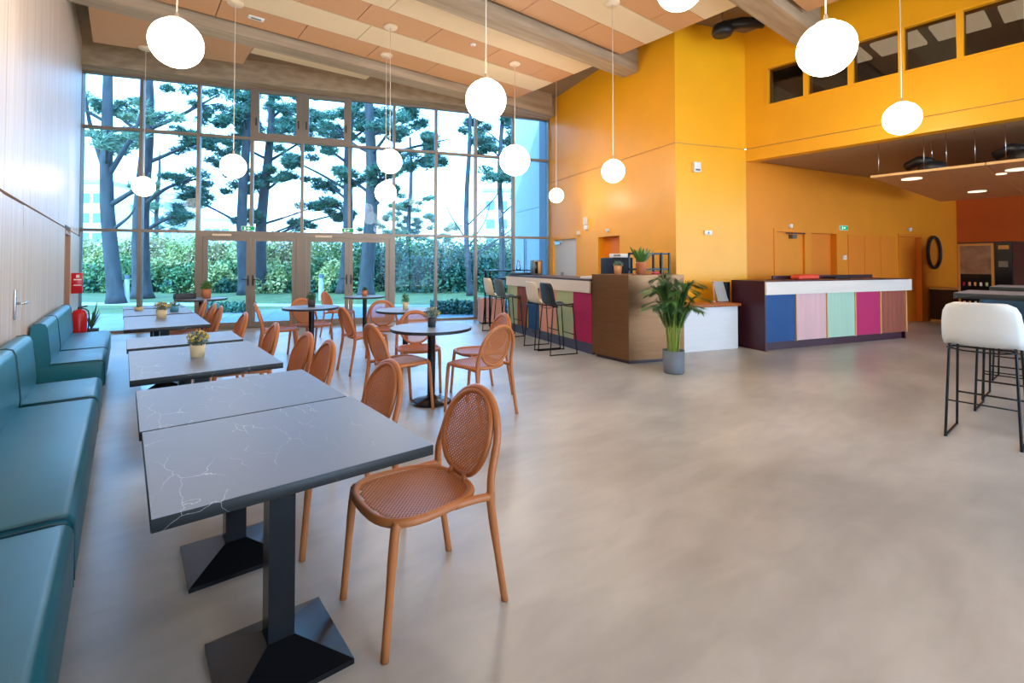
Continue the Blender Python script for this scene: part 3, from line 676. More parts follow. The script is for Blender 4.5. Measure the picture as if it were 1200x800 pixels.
# ---- things on and behind the counters
def pot_plant(name, x, y, z, label, cat, potm, r, hgt, leafm_, nleaf, spread, tall, group=None, lsize=.03, flower=0, taper=.85, droop=0, style='tuft'):
    t = thing(name, label, cat, (x, y, z), random.uniform(0, 6), group)
    p = MB().lathe([(.0001, 0), (r * taper, 0), (r, hgt), (r * .9, hgt), (r * .86, hgt - .012), (.0001, hgt - .012)], n=20).build('pot', M[potm], t)
    MB().cyl((0, 0, 0), r * .87, hgt - .02, hgt - .008, 16).build('soil', M['soil'], t)
    if style == 'tuft':
        d = rand_dirs(nleaf); d[:, 2] = np.abs(d[:, 2]) * .9 + .1; rad = rng.uniform(.15, 1, (nleaf, 1)) ** .6
        C = d * rad * np.array([[spread, spread, tall]]) + np.array([[0, 0, hgt * .95]])
        link(bpy.data.objects.new('foliage', quads_mesh('foliage', leaves(C, lsize, .4), M[leafm_])), t)
        st = MB()
        for k in range(9):
            a = random.uniform(0, 6.28); q = random.uniform(.3, .9) * spread; st.tube([(0, 0, hgt - .015), (q * .4 * math.cos(a), q * .4 * math.sin(a), hgt + tall * .4), (q * math.cos(a), q * math.sin(a), hgt + tall * .8)], .0018, 4)
        st.build('stem', M['leaf_dark'], t)
        if flower:
            d = rand_dirs(flower); d[:, 2] = np.abs(d[:, 2]) * .6 + .4
            link(bpy.data.objects.new('flowers', quads_mesh('flowers', leaves(d * np.array([[spread, spread, tall]]) * rng.uniform(.8, 1.05, (flower, 1)) + np.array([[0, 0, hgt * .95]]), lsize * .7, .8), M['flower'])), t)
    return t
def blade(mb, base, tip, w, sag=.0, n=6):
    b, e = Vector(base), Vector(tip); d = e - b; side = d.cross(Vector((0, 0, 1)));
    side = side.normalized() if side.length > 1e-4 else Vector((1, 0, 0)); rows = []
    for k in range(n + 1):
        s = k / n; c = b + d * s + Vector((0, 0, -sag * (s * s - s * .0))); ww = w * (math.sin(math.pi * min(1, s * .92 + .08)) ** .7)
        rows.append([c - side * ww, c + Vector((0, 0, -.12 * ww)), c + side * ww])
    mb.grid([[tuple(p) for p in r] for r in rows])
pot_plant('potted_plant', .40, 3.95, .75, 'cream ribbed pot of yellow flowers on the slate table', 'potted plant', 'pot_cream', .047, .085, 'leaf_grey', 240, .065, .095, 'little pots on tables', .014, 150)
pot_plant('potted_plant', .345, 6.94, .75, 'cream pot of ochre flowers on the long far table', 'potted plant', 'pot_cream', .055, .10, 'leaf_grey', 220, .08, .09, 'little pots on tables', .015, 120)
pot_plant('potted_plant', .52, 7.75, .75, 'small teal glazed pot on the far row of tables', 'potted plant', 'pot_teal', .055, .075, 'leaf_grey', 120, .06, .06, 'little pots on tables', .013, 20)
pot_plant('potted_plant', .16, 8.2, .75, 'tiny low pale pot on the far row of tables', 'potted plant', 'pot_cream', .05, .05, 'leaf_grey', 60, .045, .03, 'little pots on tables', .012)
pot_plant('potted_plant', 2.42, 4.31, .75, 'anthracite pot of wispy plant on the big round table', 'potted plant', 'pot_dark', .044, .09, 'leaf_grey', 260, .085, .12, 'little pots on tables', .013, 40)
pot_plant('potted_plant', 3.03, 6.13, .75, 'cream pot with green tuft on the second round table', 'potted plant', 'pot_cream', .042, .10, 'leaf', 220, .06, .12, 'little pots on tables', .014)
pot_plant('potted_plant', 2.13, 7.31, .75, 'black pot with dark tuft on the round table before the doors', 'potted plant', 'pot_dark', .055, .11, 'leaf_dark', 200, .07, .12, 'little pots on tables', .016)
pot_plant('potted_plant', 3.58, 8.95, .75, 'orange terracotta pot on the farthest round table', 'potted plant', 'pot_terra', .05, .11, 'leaf_dark', 120, .05, .08, 'little pots on tables', .016)
pot_plant('potted_plant', 1.16, 10.2, .75, 'terracotta pot with green plant on the round table by the left door', 'potted plant', 'pot_terra', .075, .17, 'leaf', 260, .13, .16, None, .022)
t = thing('planter_box', 'low black planter box with trailing leaves by the left glass door', 'planter', (.84, 10.27, .75), .2)
MB().rbox(-.16, .16, -.06, .06, 0, .10, .006).build('box', M['black_satin'], t)
link(bpy.data.objects.new('foliage', quads_mesh('foliage', leaves(rng.uniform((-.16, -.06, .08), (.16, .06, .20), (200, 3)), .018, .5), M['leaf_dark'])), t)
# on the bronze block
cb, sb = math.cos(R(-20.5)), math.sin(R(-20.5))
def blk(a, b): return (5.404 + a * cb - b * sb, 4.188 + a * sb + b * cb)
x, y = blk(.13, .50)
pot_plant('potted_plant', x, y, 1.22, 'small wicker pot of grey-green succulent on the bronze counter', 'potted plant', 'pot_wicker', .06, .13, 'leaf_grey', 150, .075, .07, None, .022)
x, y = blk(.40, .30); t = thing('zamioculcas_plant', 'terracotta pot with broad glossy leaves on the bronze counter', 'potted plant', (x, y, 1.22))
MB().lathe([(.0001, 0), (.065, 0), (.082, .16), (.086, .18), (.076, .18), (.07, .165), (.0001, .165)], n=24).build('pot', M['pot_terra'], t)
for k in range(26):
    a = random.uniform(0, 6.28); q = random.uniform(.06, .24); z0 = random.uniform(.22, .36); mb = MB()
    blade(mb, (.25 * q * math.cos(a), .25 * q * math.sin(a), .18), (q * math.cos(a), q * math.sin(a), z0 + random.uniform(.0, .13)), .022, .02); mb.build('leaf', M['leaf'], t)
# kentia-like palm on the floor
t = thing('areca_palm', 'tall feathery palm in a round grey planter beside the bronze counter', 'palm plant', (5.456, 3.53, 0))
MB().lathe([(.0001, 0), (.118, 0), (.128, .02), (.135, .285), (.127, .285), (.12, .25), (.0001, .25)], n=32).build('pot', M['pot_grey'], t)
MB().cyl((0, 0, 0), .122, .235, .252, 24).build('soil', M['soil'], t)
for k in range(46):
    a = k * 2.399 + random.uniform(-.3, .3); reach = random.uniform(.06, .34); top = random.uniform(.78, 1.27) - .5 * max(0, reach - .2)
    b0 = Vector((.075 * math.cos(a) * random.random() ** .5, .075 * math.sin(a) * random.random() ** .5, .24)); d = Vector((math.cos(a), math.sin(a), 0))
    path = smooth_path([b0, b0 + d * reach * .10 + Vector((0, 0, .26)), b0 + d * reach * .4 + Vector((0, 0, (top - .24) * .78)), b0 + d * reach * .8 + Vector((0, 0, top - .24)), b0 + d * (reach * 1.25 + .05) + Vector((0, 0, top - .24 - .02))], 8)
    fr = MB().tube(path, [max(.0013, .0065 * (1 - i / len(path))) for i in range(len(path))], 5).build('frond', M['cane'], t)
    lf = MB(); side = d.cross(Vector((0, 0, 1)))
    for i in range(11, len(path)):
        for s_ in (-1, 1):
            for jj in (0, .33, .66):
                fw = (path[i] - path[i - 1]).normalized(); p = path[i] - fw * jj * .03; ln = random.uniform(.12, .19) * (1 - .45 * abs((i - 20) / 14))
                blade(lf, p, p + (side * s_ * .6 + fw * .8 + Vector((0, 0, .1))).normalized() * ln, .0031, random.uniform(.02, .06), 3)
    lf.build('leaflets', M['leaf_dark'] if k % 3 else M['leaf'], fr)
# coffee machine and rack behind the block, on a back counter
t = thing('back_counter', 'low dark back counter under the coffee machine', 'counter', (6.80, 5.80, 0), R(74))
MB().box(-.53, .53, -.28, .28, 0, .88).build('carcass', M['bar_top'], t); MB().rbox(-.55, .55, -.30, .30, .88, .92, .004, 1).build('top', M['bar_top'], t)
t = thing('coffee_machine', 'black coffee machine with steel top on the back counter', 'coffee machine', (6.86, 5.60, .92), R(-18))
MB().rbox(-.18, .22, -.22, .22, 0, .56, .02).build('body', M['matt_black'], t); MB().rbox(-.16, -.04, -.227, -.215, .22, .5, .006).build('screen', M['blue_plastic'], t)
MB().rbox(-.02, .18, -.18, .18, .56, .63, .01).build('bean_hopper', M['paper'], t); MB().tube([(-.16, -.2, .6), (-.04, -.2, .6)], .015).build('rail', M['chrome'], t); MB().tube([(.05, -.26, .12), (.05, -.26, .24)], .018).build('spout', M['chrome'], t)
t = thing('wire_rack', 'black open metal shelf rack by the yellow wall corner', 'shelf', (6.98, 4.93, .0), R(-20))
for a in (-.36, .12, .27):
    for b in (-.12, .12): MB().box(a - .014, a + .014, b - .014, b + .014, 0, 1.56).build('upright', M['black_metal'], t)
for z in (.4, 1.28, 1.54): MB().box(-.36, .27, -.12, .12, z - .014, z + .014).build('shelf', M['black_metal'], t)
t = thing('red_bowl', 'red plastic tray on the far edge of the bronze counter', 'tray', blk(.74, .45) + (1.22,), R(-20)); MB().rbox(-.05, .05, -.04, .04, 0, .035, .008).build('tray', M['red'], t); MB().rbox(-.044, .044, -.034, .034, .034, .037, .001, 1).build('lining', M['maroon'], t)
t = thing('paper_stack', 'white paper stack on the bar top beside the bronze counter', 'paper', (5.85, 5.30, 1.14), R(-15))
for k in range(3): MB().box(-.13 + .01 * k, .13, -.10, .09 + .006 * k, .011 * k, .010 + .011 * k).build('sheet_pack', M['paper'], t)
t = thing('menu_box', 'smoked glass and brass dispenser on the bar by the grey door', 'dispenser', (6.52, 7.35, 1.14), R(-15)); MB().rbox(-.10, .10, -.08, .08, 0, .30, .01).build('body', M['steel_dark'], t); MB().rbox(.0, .06, -.086, -.078, .03, .27, .002, 1).build('brass_strip', M['gold'], t); MB().rbox(-.08, -.01, -.086, -.078, .03, .27, .002, 1).build('window', M['screen'], t)
t = thing('cash_tray', 'flat black cash tray lying on the bar', 'tray', (6.35, 7.62, 1.14), R(-15)); MB().rbox(-.22, .22, -.12, .12, 0, .04, .006).build('tray', M['black_satin'], t); MB().box(-.2, .2, -.1, .1, .04, .044).build('insert', M['pot_dark'], t)
# black frame high table at the glass with a carafe, pink box under it
t = thing('frame_table', 'tall black metal frame table by the glass behind the bar end', 'high table', (6.85, 8.55, 0), R(-19.3))
for a in (-.58, .58):
    for b in (-.18, .18): MB().box(a - .018, a + .018, b - .018, b + .018, 0, 1.20).build('leg', M['black_metal'], t)
MB().box(-.62, .62, -.22, .22, 1.20, 1.225).build('top', M['black_metal'], t); MB().box(-.56, .56, .17, .19, 1.0, 1.03).build('rail', M['black_metal'], t)
MB().rbox(.3, .6, -.1, .1, 1.06, 1.16, .006).build('drawer', M['wood_top'], t)
t = thing('glass_carafe', 'clear glass carafe on the tall black frame table', 'carafe', (6.98, 8.48, 1.225)); MB().lathe([(.0001, 0), (.05, 0), (.055, .06), (.04, .13), (.022, .17), (.028, .21)], n=20).build('body', M['clear'], t); MB().tube([(.05, 0, .05), (.09, 0, .07), (.085, 0, .14), (.035, 0, .16)], .006).build('handle', M['chrome'], t); MB().cyl((0, 0, 0), .026, .2, .225, 16).build('lid', M['chrome'], t)
t = thing('pink_box_seat', 'low pink-sided box against the glass behind the cream stool', 'box', (6.62, 9.0, 0), R(-19.3)); MB().box(-.30, .26, -.15, .15, .04, .58).build('body', M['p_pink'], t); MB().box(-.28, .24, -.13, .13, 0, .04).build('plinth', M['black_satin'], t)
# on the reception counter
cc, ss = math.cos(R(-17.1)), math.sin(R(-17.1))
def rc(a, b): return (7.838 + a * cc - b * ss, 3.449 + a * ss + b * cc)
t = thing('coral_cloth', 'folded coral red cloth on the long counter', 'cloth', rc(1.45, .42) + (1.10,), R(-17)); MB().rbox(-.26, .26, -.09, .09, 0, .07, .03, 4).build('cloth', M['orange_cloth'], t); MB().rbox(-.2, .24, -.08, .085, .068, .082, .007, 2).build('fold', M['orange_cloth'], t)
t = thing('card_terminal', 'slim black screen lying on the long counter near the wood panel', 'tablet', rc(2.35, .45) + (1.10,), R(-17)); MB().rbox(-.2, .2, -.1, .1, 0, .03, .006).build('body', M['black_satin'], t); MB().box(-.18, .18, -.08, .08, .03, .032).build('screen', M['screen'], t)
t = thing('display_stand', 'small easel stand with tilted pale board on the walnut counter', 'stand', (7.80, 4.10, .735), R(-18))
MB().add([(-.11, .0, .01), (.11, .0, .01), (.09, .1, .34), (-.13, .1, .34), (-.11, .02, .01), (.11, .02, .01), (.09, .12, .34), (-.13, .12, .34)], [(0, 1, 2, 3), (7, 6, 5, 4), (0, 4, 5, 1), (1, 5, 6, 2), (2, 6, 7, 3), (3, 7, 4, 0)]).build('board', M['ext_wall'], t)
MB().tube([(-.17, .03, 0), (-.17, .05, .40)], .008).tube([(-.22, .03, .34), (-.12, .03, .34)], .008).cyl((-.17, .03, 0), .03, 0, .02, 16).build('post', M['p_salmon'], t)
MB().box(.10, .16, .02, .12, .0, .33).build('support', M['screen'], t)

# ---- far right: vending machine, cabinet, ring
WD = (W4 - W3).normalized(); VR = math.atan2(-WD.y, -WD.x)
t = thing('vending_machine', 'dark vending machine with gold-framed picture window against the orange wall', 'vending machine', (14.35, 1.64, 0), R(80))   # local -y... front faces local +y
MB().box(-.43, .43, -.42, .40, .06, 1.82).build('body', M['vend_dark'], t); MB().box(-.40, .40, -.38, .36, 0, .06).build('plinth', M['black_satin'], t)
w_ = MB().box(-.15, .42, .40, .43, .1, 1.79).build('door', M['gold'], t)
MB().box(-.11, .38, .43, .435, .16, 1.15).build('dark_window', M['screen'], w_); MB().box(-.11, .38, .43, .437, 1.15, 1.74).build('picture', M['vend_pic'], w_)
for r_ in range(3):
    for k in range(5):
        c_ = ['p_magenta', 'gold', 'p_green', 'p_salmon', 'paper'][(k * 2 + r_) % 5]
        MB().rbox(-.06 + k * .09, -.02 + k * .09, .436, .452, .50 + r_ * .2, .58 + r_ * .2, .006, 1).build('snack', M[c_], w_)
p_ = MB().box(-.42, -.17, .40, .425, .1, 1.79).build('control_panel', M['screen'], t)
MB().box(-.38, -.22, .425, .43, 1.66, 1.74).build('badge', M['gold'], p_); MB().box(-.36, -.22, .425, .43, 1.3, 1.42).build('display', M['steel_dark'], p_); MB().box(-.36, -.26, .425, .43, .66, .80).build('coin_slot', M['gold'], p_)
t = thing('drinks_cabinet', 'black two-door cabinet with pale wooden frame below the ring', 'cabinet', (15.2, 2.47, 0), math.atan2(RDIR.y, RDIR.x))
MB().box(-.37, .37, -.22, .22, .0, .06).build('base', M['edge'], t); MB().rbox(-.39, .39, -.25, .23, .76, .80, .005, 1).build('top', M['edge'], t); MB().box(-.37, .37, -.2, .22, .06, .76).build('body', M['vend_dark'], t)
for a in (-.36, .005): dr = MB().box(a, a + .355, -.225, -.2, .08, .75).build('door', M['screen'], t); MB().box(a + .08, a + .26, -.227, -.225, .44, .46).build('emblem', M['paper'], dr)
q = W2 + RDIR * 6.49; t = thing('ring_ornament', 'big black ring hanging on the orange wall above the cabinet', 'wall ring', (q.x, q.y, 1.63), math.atan2(RDIR.y, RDIR.x))
MB().tube([(.29 * math.cos(a * math.pi / 24), -.05, .37 * math.sin(a * math.pi / 24)) for a in range(48)], .034, 10, True).build('ring', M['black_satin'], t); MB().box(-.02, .02, -.04, .0, .33, .37).build('hook', M['chrome'], t)

# ---- suspended board ceiling under the mezzanine with black machines above
t = struct('ceiling_suspended')
for k in range(3):
    for r_ in range(2):
        y1 = 2.38 - k * 1.3; x0 = 9.12 + r_ * 2.4
        MB().box(x0, x0 + 2.392, y1 - 1.292, y1, 2.72, 2.745).build('ceiling_board', M['ply_ceil'], t)
for k in range(3): MB().box(9.09, 9.12, 2.38 - k * 1.3 - 1.29, 2.38 - k * 1.3, 2.715, 2.75).build('edge_strip', M['edge'], t)
for x, y in ((9.2, 2.3), (9.2, 1.75), (9.2, 1.5), (9.2, 1.2), (9.2, .9), (9.2, .55), (9.3, .3), (11.4, 2.2)): MB().tube([(x, y, 2.745), (x, y, 3.24)], .004, 6).build('hanger_rod', M['chrome'], t)
for x, y, r_ in ((9.7, 2.0, .13), (9.9, .85, .13), (11.0, .7, .13), (10.2, 1.05, .06), (12.4, 1.6, .13), (13.2, .4, .13), (12.2, -.6, .13)): MB().cyl((x, y, 0), r_, 2.708, 2.72, 24).build('ceiling_disc', M['disc_glow'], t)  # pale discs given an added glow for fill; deeper ones added too
for k, (x, y) in enumerate(((9.55, 1.72), (9.5, .72), (9.55, .38))):
    t = thing('ventilation_unit', 'black round ventilation unit above the hanging ceiling boards, %s' % ('alone between hanger rods', 'middle one of three in line', 'last of three in line')[k], 'ventilation unit', (x, y, 2.746), 0, 'black units above the hanging ceiling')
    MB().lathe([(.0001, 0), (.16, 0), (.18, .06), (.17, .14), (.08, .18), (.0001, .19)], n=20).build('housing', M['black_satin'], t)
    MB().tube([(0, 0, .17), (.0, .15, .22), (.1, .32, .16)], .07, 10).build('duct', M['black_satin'], t)
    MB().tube([(0, 0, .17), (0, 0, .494)], .006).build('hanger', M['chrome'], t)
t = thing('ceiling_ventilator', 'black ventilator and duct in the ceiling gap by the yellow wall', 'ventilator', (7.75, 4.05, 5.18))
MB().lathe([(.0001, 0), (.14, .0), (.17, .05), (.15, .17), (.0001, .2)], n=18).build('housing', M['black_satin'], t); MB().tube([(0, 0, .15), (.25, -.2, .22), (.5, -.45, .2)], .09, 10).build('duct', M['black_satin'], t); MB().tube([(0, 0, .19), (0, 0, .42)], .01).build('hanger', M['chrome'], t)

# ---- wall devices
def on_wall(name, label, cat, p, d, s, z, parts, group=None, off=0):
    q = Vector(p) + Vector(d).normalized() * s; t = thing(name, label, cat, (q.x, q.y, z), math.atan2(Vector(d).y, Vector(d).x), group)   # local -y faces the room
    for nm, bx_, m in parts: MB().rbox(*bx_, .004, 2).build(nm, M[m], t)
    return t
RD = (W2 - W1).normalized()
on_wall('alarm_siren', 'white alarm box high on the yellow corner wall', 'alarm', W1, RD, .42, 2.97, [('housing', (-.07, .07, -.06, 0, 0, .17), 'white_plastic'), ('grille', (-.05, .05, -.066, -.058, .02, .05), 'grey_plastic')])
on_wall('wall_sensor', 'small white wall sensor lower on the yellow corner wall', 'sensor', W1, RD, .66, 1.88, [('housing', (-.075, .075, -.035, 0, 0, .075), 'white_plastic'), ('lens', (-.015, .015, -.04, -.034, .02, .05), 'grey_plastic')])
on_wall('alarm_box', 'beige alarm box above the grey door side of the bar wall', 'alarm', F1, BD, 1.91, 2.24, [('housing', (-.07, .07, -.06, 0, 0, .17), 'cream_plastic'), ('lower_sounder', (-.06, .06, -.05, 0, -.11, -.01), 'white_plastic')])
on_wall('call_point', 'small round beige detector beside the grey door', 'detector', F1, BD, 1.57, 2.03, [('housing', (-.05, .05, -.05, 0, 0, .09), 'cream_plastic'), ('face', (-.03, .03, -.055, -.048, .02, .07), 'rose')])
on_wall('detector', 'tiny white detector above the orange recessed door', 'detector', F1, BD, 2.75, 2.04, [('housing', (-.04, .04, -.05, 0, 0, .06), 'white_plastic'), ('face', (-.02, .02, -.054, -.048, .015, .045), 'rose')])
on_wall('detector', 'tiny white detector above the shaded yellow corridor door with closer', 'detector', W2, RDIR, 1.2, 2.06, [('housing', (-.04, .04, -.05, 0, 0, .07), 'white_plastic'), ('face', (-.02, .02, -.054, -.048, .015, .05), 'rose')])
on_wall('detector', 'tiny white detector above the orange corridor door', 'detector', W2, RDIR, 5.46, 2.12, [('housing', (-.045, .045, -.05, 0, 0, .07), 'white_plastic'), ('face', (-.02, .02, -.054, -.048, .015, .05), 'rose')])
on_wall('thermostat', 'round white thermostat beside the cupboard panels', 'thermostat', W2, RDIR, 2.93, 1.45, [('housing', (-.05, .05, -.04, 0, 0, .09), 'white_plastic'), ('dial', (-.025, .025, -.05, -.038, .02, .07), 'rose')])
def exit_sign(label, loc, rz, sc=1.0):
    t = thing('exit_sign', label, 'exit sign', loc, rz, 'green exit signs'); w, h = .13 * sc, .10 * sc
    MB().rbox(-w, w, -.03, 0, 0, h, .004, 2).build('housing', M['white_plastic'], t); MB().box(-w + .012, w - .012, -.033, -.029, .012, h - .012).build('green_face', M['exit_green'], t)
    a = MB(); z = h / 2
    a.add([(.0, -.035, z + .022), (.045, -.035, z), (.0, -.035, z - .022)], [(0, 1, 2)[::-1]]); a.box(-.02, .0, -.035, -.034, z - .009, z + .009); a.build('arrow', M['exit_white'], t)
    mn = MB().box(-.075, -.045, -.035, -.034, z - .028, z + .016).box(-.066, -.054, -.035, -.034, z + .02, z + .032); mn.build('running_figure', M['exit_white'], t)
for k, lb in ((2.93, 'green exit sign hung above the left glass doors'), (4.93, 'green exit sign hung above the right glass doors')):
    q = F0 + FD * k - FN * .10; exit_sign(lb, (q.x, q.y, Z1 + .035), FA)
q = W2 + RDIR * 2.92; exit_sign('green exit sign on the shaded yellow corridor wall', (q.x, q.y, 2.06), math.atan2(RDIR.y, RDIR.x), 1.05)
t = thing('fire_extinguisher', 'red fire extinguisher at the end of the teal bench', 'extinguisher', (-.50, 9.42, .20))
MB().lathe([(.0001, 0), (.085, .0), (.09, .02), (.09, .44), (.065, .50), (.025, .51), (.025, .52), (.0001, .52)], n=24).build('cylinder', M['red'], t); MB().tube([(0, 0, .50), (0, 0, .55)], .018).tube([(0, 0, .54), (.09, 0, .56)], .01).build('valve', M['black_satin'], t); MB().box(-.18, -.07, -.03, .03, .30, .34).build('wall_bracket', M['black_satin'], t); MB().tube(smooth_path([(.02, 0, .53), (.1, .02, .47), (.1, .02, .2)], 5), .009).build('hose', M['black_satin'], t)
t = thing('extinguisher_sign', 'red sign box on the wood wall above the fire extinguisher', 'sign', (WXL, 10.85, .88)); MB().rbox(0, .14, -.07, .07, 0, .34, .004, 1).build('box', M['red'], t); MB().box(.03, .13, -.0715, -.07, .22, .24).box(.03, .13, -.0715, -.07, .13, .145).box(.06, .10, -.0715, -.07, .26, .31).build('white_marking', M['paper'], t)
t = thing('potted_sprig', 'dark bare sprig standing in the glass corner by the red sign', 'plant', (-.45, 11.6, 0)); MB().lathe([(.0001, 0), (.09, 0), (.11, .2), (.1, .2), (.0001, .18)], n=16).build('pot', M['pot_dark'], t)
for k in range(9):
    a = random.uniform(0, 6.28); mb = MB(); blade(mb, (0, 0, .19), (.14 * math.cos(a), .14 * math.sin(a), random.uniform(.35, .75)), .016, .03); mb.build('leaf', M['leaf_dark'], t)

# ---- pendant globes
globe_cache = {}
def pendant(x, y, z, dia, label, top=PZ):
    t = thing('globe_pendant', label, 'pendant lamp', (x, y, z), 0, 'opal globe pendants'); r = dia / 2
    if dia not in globe_cache:
        prof = [(.0001, -r)] + [(r * math.sin(a * math.pi / 24), -r * math.cos(a * math.pi / 24)) for a in range(1, 23)] + [(.0001 + r * .12, r * .985)]
        globe_cache[dia] = MB().lathe(prof, n=40).mesh('globe', M['lamp'])
    share('globe', globe_cache[dia], t)
    MB().lathe([(.0001, r * .97), (r * .36, r * .955), (r * .34, r * 1.02), (.018, r * 1.05), (.012, r * 1.05 + .05), (.0001, r * 1.05 + .05)], n=20).build('cap', M['rose'], t)
    MB().tube([(0, 0, r * 1.05 + .04), (0, 0, top - z - .02)], .0055, 6).build('cord', M['cord'], t)
    MB().lathe([(.0001, top - z), (.11, top - z), (.11, top - z - .02), (.10, top - z - .035), (.0001, top - z - .035)], n=24).build('ceiling_rose', M['rose'], t)
for x, y, z, d, lb in ((.32, 4.94, 3.25, .40, 'lit globe pendant hanging over the table with yellow flowers'),
                       (3.75, 2.34, 3.80, .40, 'lit globe pendant hung highest, under the ceiling edge before the yellow corner'),
                       (4.17, 1.36, 3.03, .40, 'large-looking lit globe pendant in front of the mezzanine windows'),
                       (7.63, 1.66, 3.21, .40, 'lit globe pendant just before the mezzanine edge'),
                       (2.77, 3.87, 3.00, .40, 'lit globe pendant above the big round table'),
                       (5.53, 4.55, 2.72, .33, 'lit globe pendant in front of the yellow bar wall above the bronze counter'),
                       (1.22, 8.00, 2.79, .34, 'lit globe pendant hanging before the left glass doors'),
                       (.25, 10.7, 2.73, .34, 'lit globe pendant nearest the left end of the glass wall'),
                       (3.30, 7.25, 3.01, .38, 'upper lit globe pendant of the two before the right glass doors'),
                       (3.70, 8.30, 2.66, .38, 'lower lit globe standing for a reflection, of the two before the right glass doors'),  # globe modelled in place of a lamp reflected in the glass
                       (5.77, 7.12, 3.33, .57, 'biggest lit globe pendant, before the glass at the window end of the bar'),
                       (7.28, 7.55, 2.84, .31, 'small lit globe pendant in the corner of glass and yellow wall'),
                       (1.2, -1.5, 3.0, .40, 'added fill-light globe, out of view, over the empty floor behind the foremost bench'),  # this and the next two: unseen behind the camera, added for interior light
                       (4.6, -1.9, 3.0, .40, 'added fill-light globe, out of view, over the open floor near the rear glazing'),
                       (7.4, -2.2, 3.0, .40, 'added fill-light globe, out of view, over the floor before the mezzanine, toward the rear')):
    pendant(x, y, z, d, lb, BZ if 8.75 < y < 9.12 else (ROOF - .12 if x > 7.05 and y > 3.3 else PZ))
# small fittings on the ceiling boards
for k, (x, y) in enumerate(((4.7, 6.95), (.75, 9.75))):
    t = thing('smoke_detector', 'small round smoke detector on the wood ceiling boards, %s' % ('near a ceiling rose' if k == 0 else 'in the bay along the glass'), 'detector', (x, y, PZ - .032)); MB().lathe([(.0001, 0), (.03, 0), (.05, .012), (.055, .03), (.0001, .03)], n=20).build('housing', M['white_plastic'], t); MB().cyl((0, 0, 0), .012, -.004, .004, 10).build('led', M['red'], t)
t = thing('ceiling_sensor', 'white flat sensor plate on the wood ceiling boards', 'sensor', (1.55, 8.3, PZ - .022)); MB().rbox(-.11, .11, -.05, .05, 0, .02, .004).build('plate', M['white_plastic'], t); MB().box(-.07, .07, -.02, .02, -.003, .001).build('grille', M['grey_plastic'], t)

# ================================================================== outdoors
def fl(fwd, px):                       # ground point at a distance ahead of the hall, bearing given as a slope
    s, c = math.sin(YAW), math.cos(YAW); lat = (px - 600) / 567 * fwd; return (fwd * s + lat * c, fwd * c - lat * s)
tag(MB().prism([(-60, F0.y - .3), (F0.x - .3, F0.y - .3), (F0.x, F0.y + .03), (F1.x + .3, F1.y + .0), (60, -9), (60, 100), (-60, 100)], -.25, -.06).build('lawn', M['lawn']), kind='structure')
pv = struct('terrace', (F0.x, F0.y, 0), FA)
for i in range(-3, 12):
    for j in range(5): MB().box(i * 1.0 + .006, i * 1.0 + .994, .07 + j * .9, .07 + j * .9 + .888, -.12, -.02 - .002 * ((i * 7 + j * 3) % 3)).build('paving_slab', M['pave'], pv)
tag(MB().prism([fl(16.5, 60), fl(15.2, 660), fl(16.0, 660), fl(17.6, 60)], -.1, -.045).build('path', M['gravel']), kind='structure')
# planting bed near the glass
C = []
a0, a1, b1, b0 = [np.array(fl(*k)) for k in ((13.2, 505), (13.0, 594), (15.0, 594), (14.9, 505))]
n = 5200; uu = rng.uniform(0, 1, (n, 1)); vv = rng.uniform(0, 1, (n, 1)); P2 = (a0 * (1 - uu) + a1 * uu) * (1 - vv) + (b0 * (1 - uu) + b1 * uu) * vv
C = np.concatenate([P2, rng.uniform(-.05, .28, (n, 1)) * (.4 + .6 * np.sin(P2[:, :1] * 5) ** 2)], 1)
gc = link(bpy.data.objects.new('groundcover_bed', quads_mesh('groundcover_bed', leaves(C, .05, .5), M['bush4']))); tag(gc, 'low leafy ground cover growing outside the glass near the bar', 'ground cover', kind='stuff')
a0, a1, b1, b0 = [np.array(fl(*k)) for k in ((13.5, 235), (13.6, 300), (14.6, 300), (14.5, 235))]
n = 1500; uu = rng.uniform(0, 1, (n, 1)); vv = rng.uniform(0, 1, (n, 1)); P2 = (a0 * (1 - uu) + a1 * uu) * (1 - vv) + (b0 * (1 - uu) + b1 * uu) * vv
C = np.concatenate([P2, rng.uniform(-.05, .22, (n, 1))], 1)
gc = link(bpy.data.objects.new('groundcover_bed', quads_mesh('groundcover_bed', leaves(C, .05, .5), M['bush4']))); tag(gc, 'low leafy ground cover outside the left glass doors', 'ground cover', kind='stuff')
# outer wing of the building beyond the glass
ow = struct('wall_outer_wing'); OD = Vector((.29, .957))
MB().obox(F1 + Vector((.02, .07)), -OD, -2.45, 0, 0, .3, 0, 2.9).build('wall_panel', M['ext_wall'], ow); MB().obox(F1 + Vector((.02, .07)), -OD, -2.45, 0, 0, .3, 2.91, 6.2).build('wall_panel', M['ext_wall'], ow)
MB().obox(F1 + Vector((.02, .07)), -OD, -.42, 0, -.03, 0, 0, 6.2).build('dark_cladding', M['ext_dark'], ow)
MB().tube([tuple(F1 + OD * 1.5 - Vector((.06, 0))) + (0,), tuple(F1 + OD * 1.5 - Vector((.06, 0))) + (2.1,)], .03).build('downpipe', M['ext_wall'], ow)
for px, fw, lb in ((149, 17.2, 'pale blue bollard light on the lawn beside the big left pine'), (376.5, 18.5, 'pale blue bollard light on the lawn seen through the right doors')):
    x, y = fl(fw, px); t = thing('bollard_light', lb, 'bollard', (x, y, -.06), 0, 'garden bollards'); MB().cyl((0, 0, 0), .085, 0, .85, 20).build('post', M['ext_wall'], t); MB().cyl((0, 0, 0), .088, .85, 1.0, 20).build('head', M['ext_dark'], t)

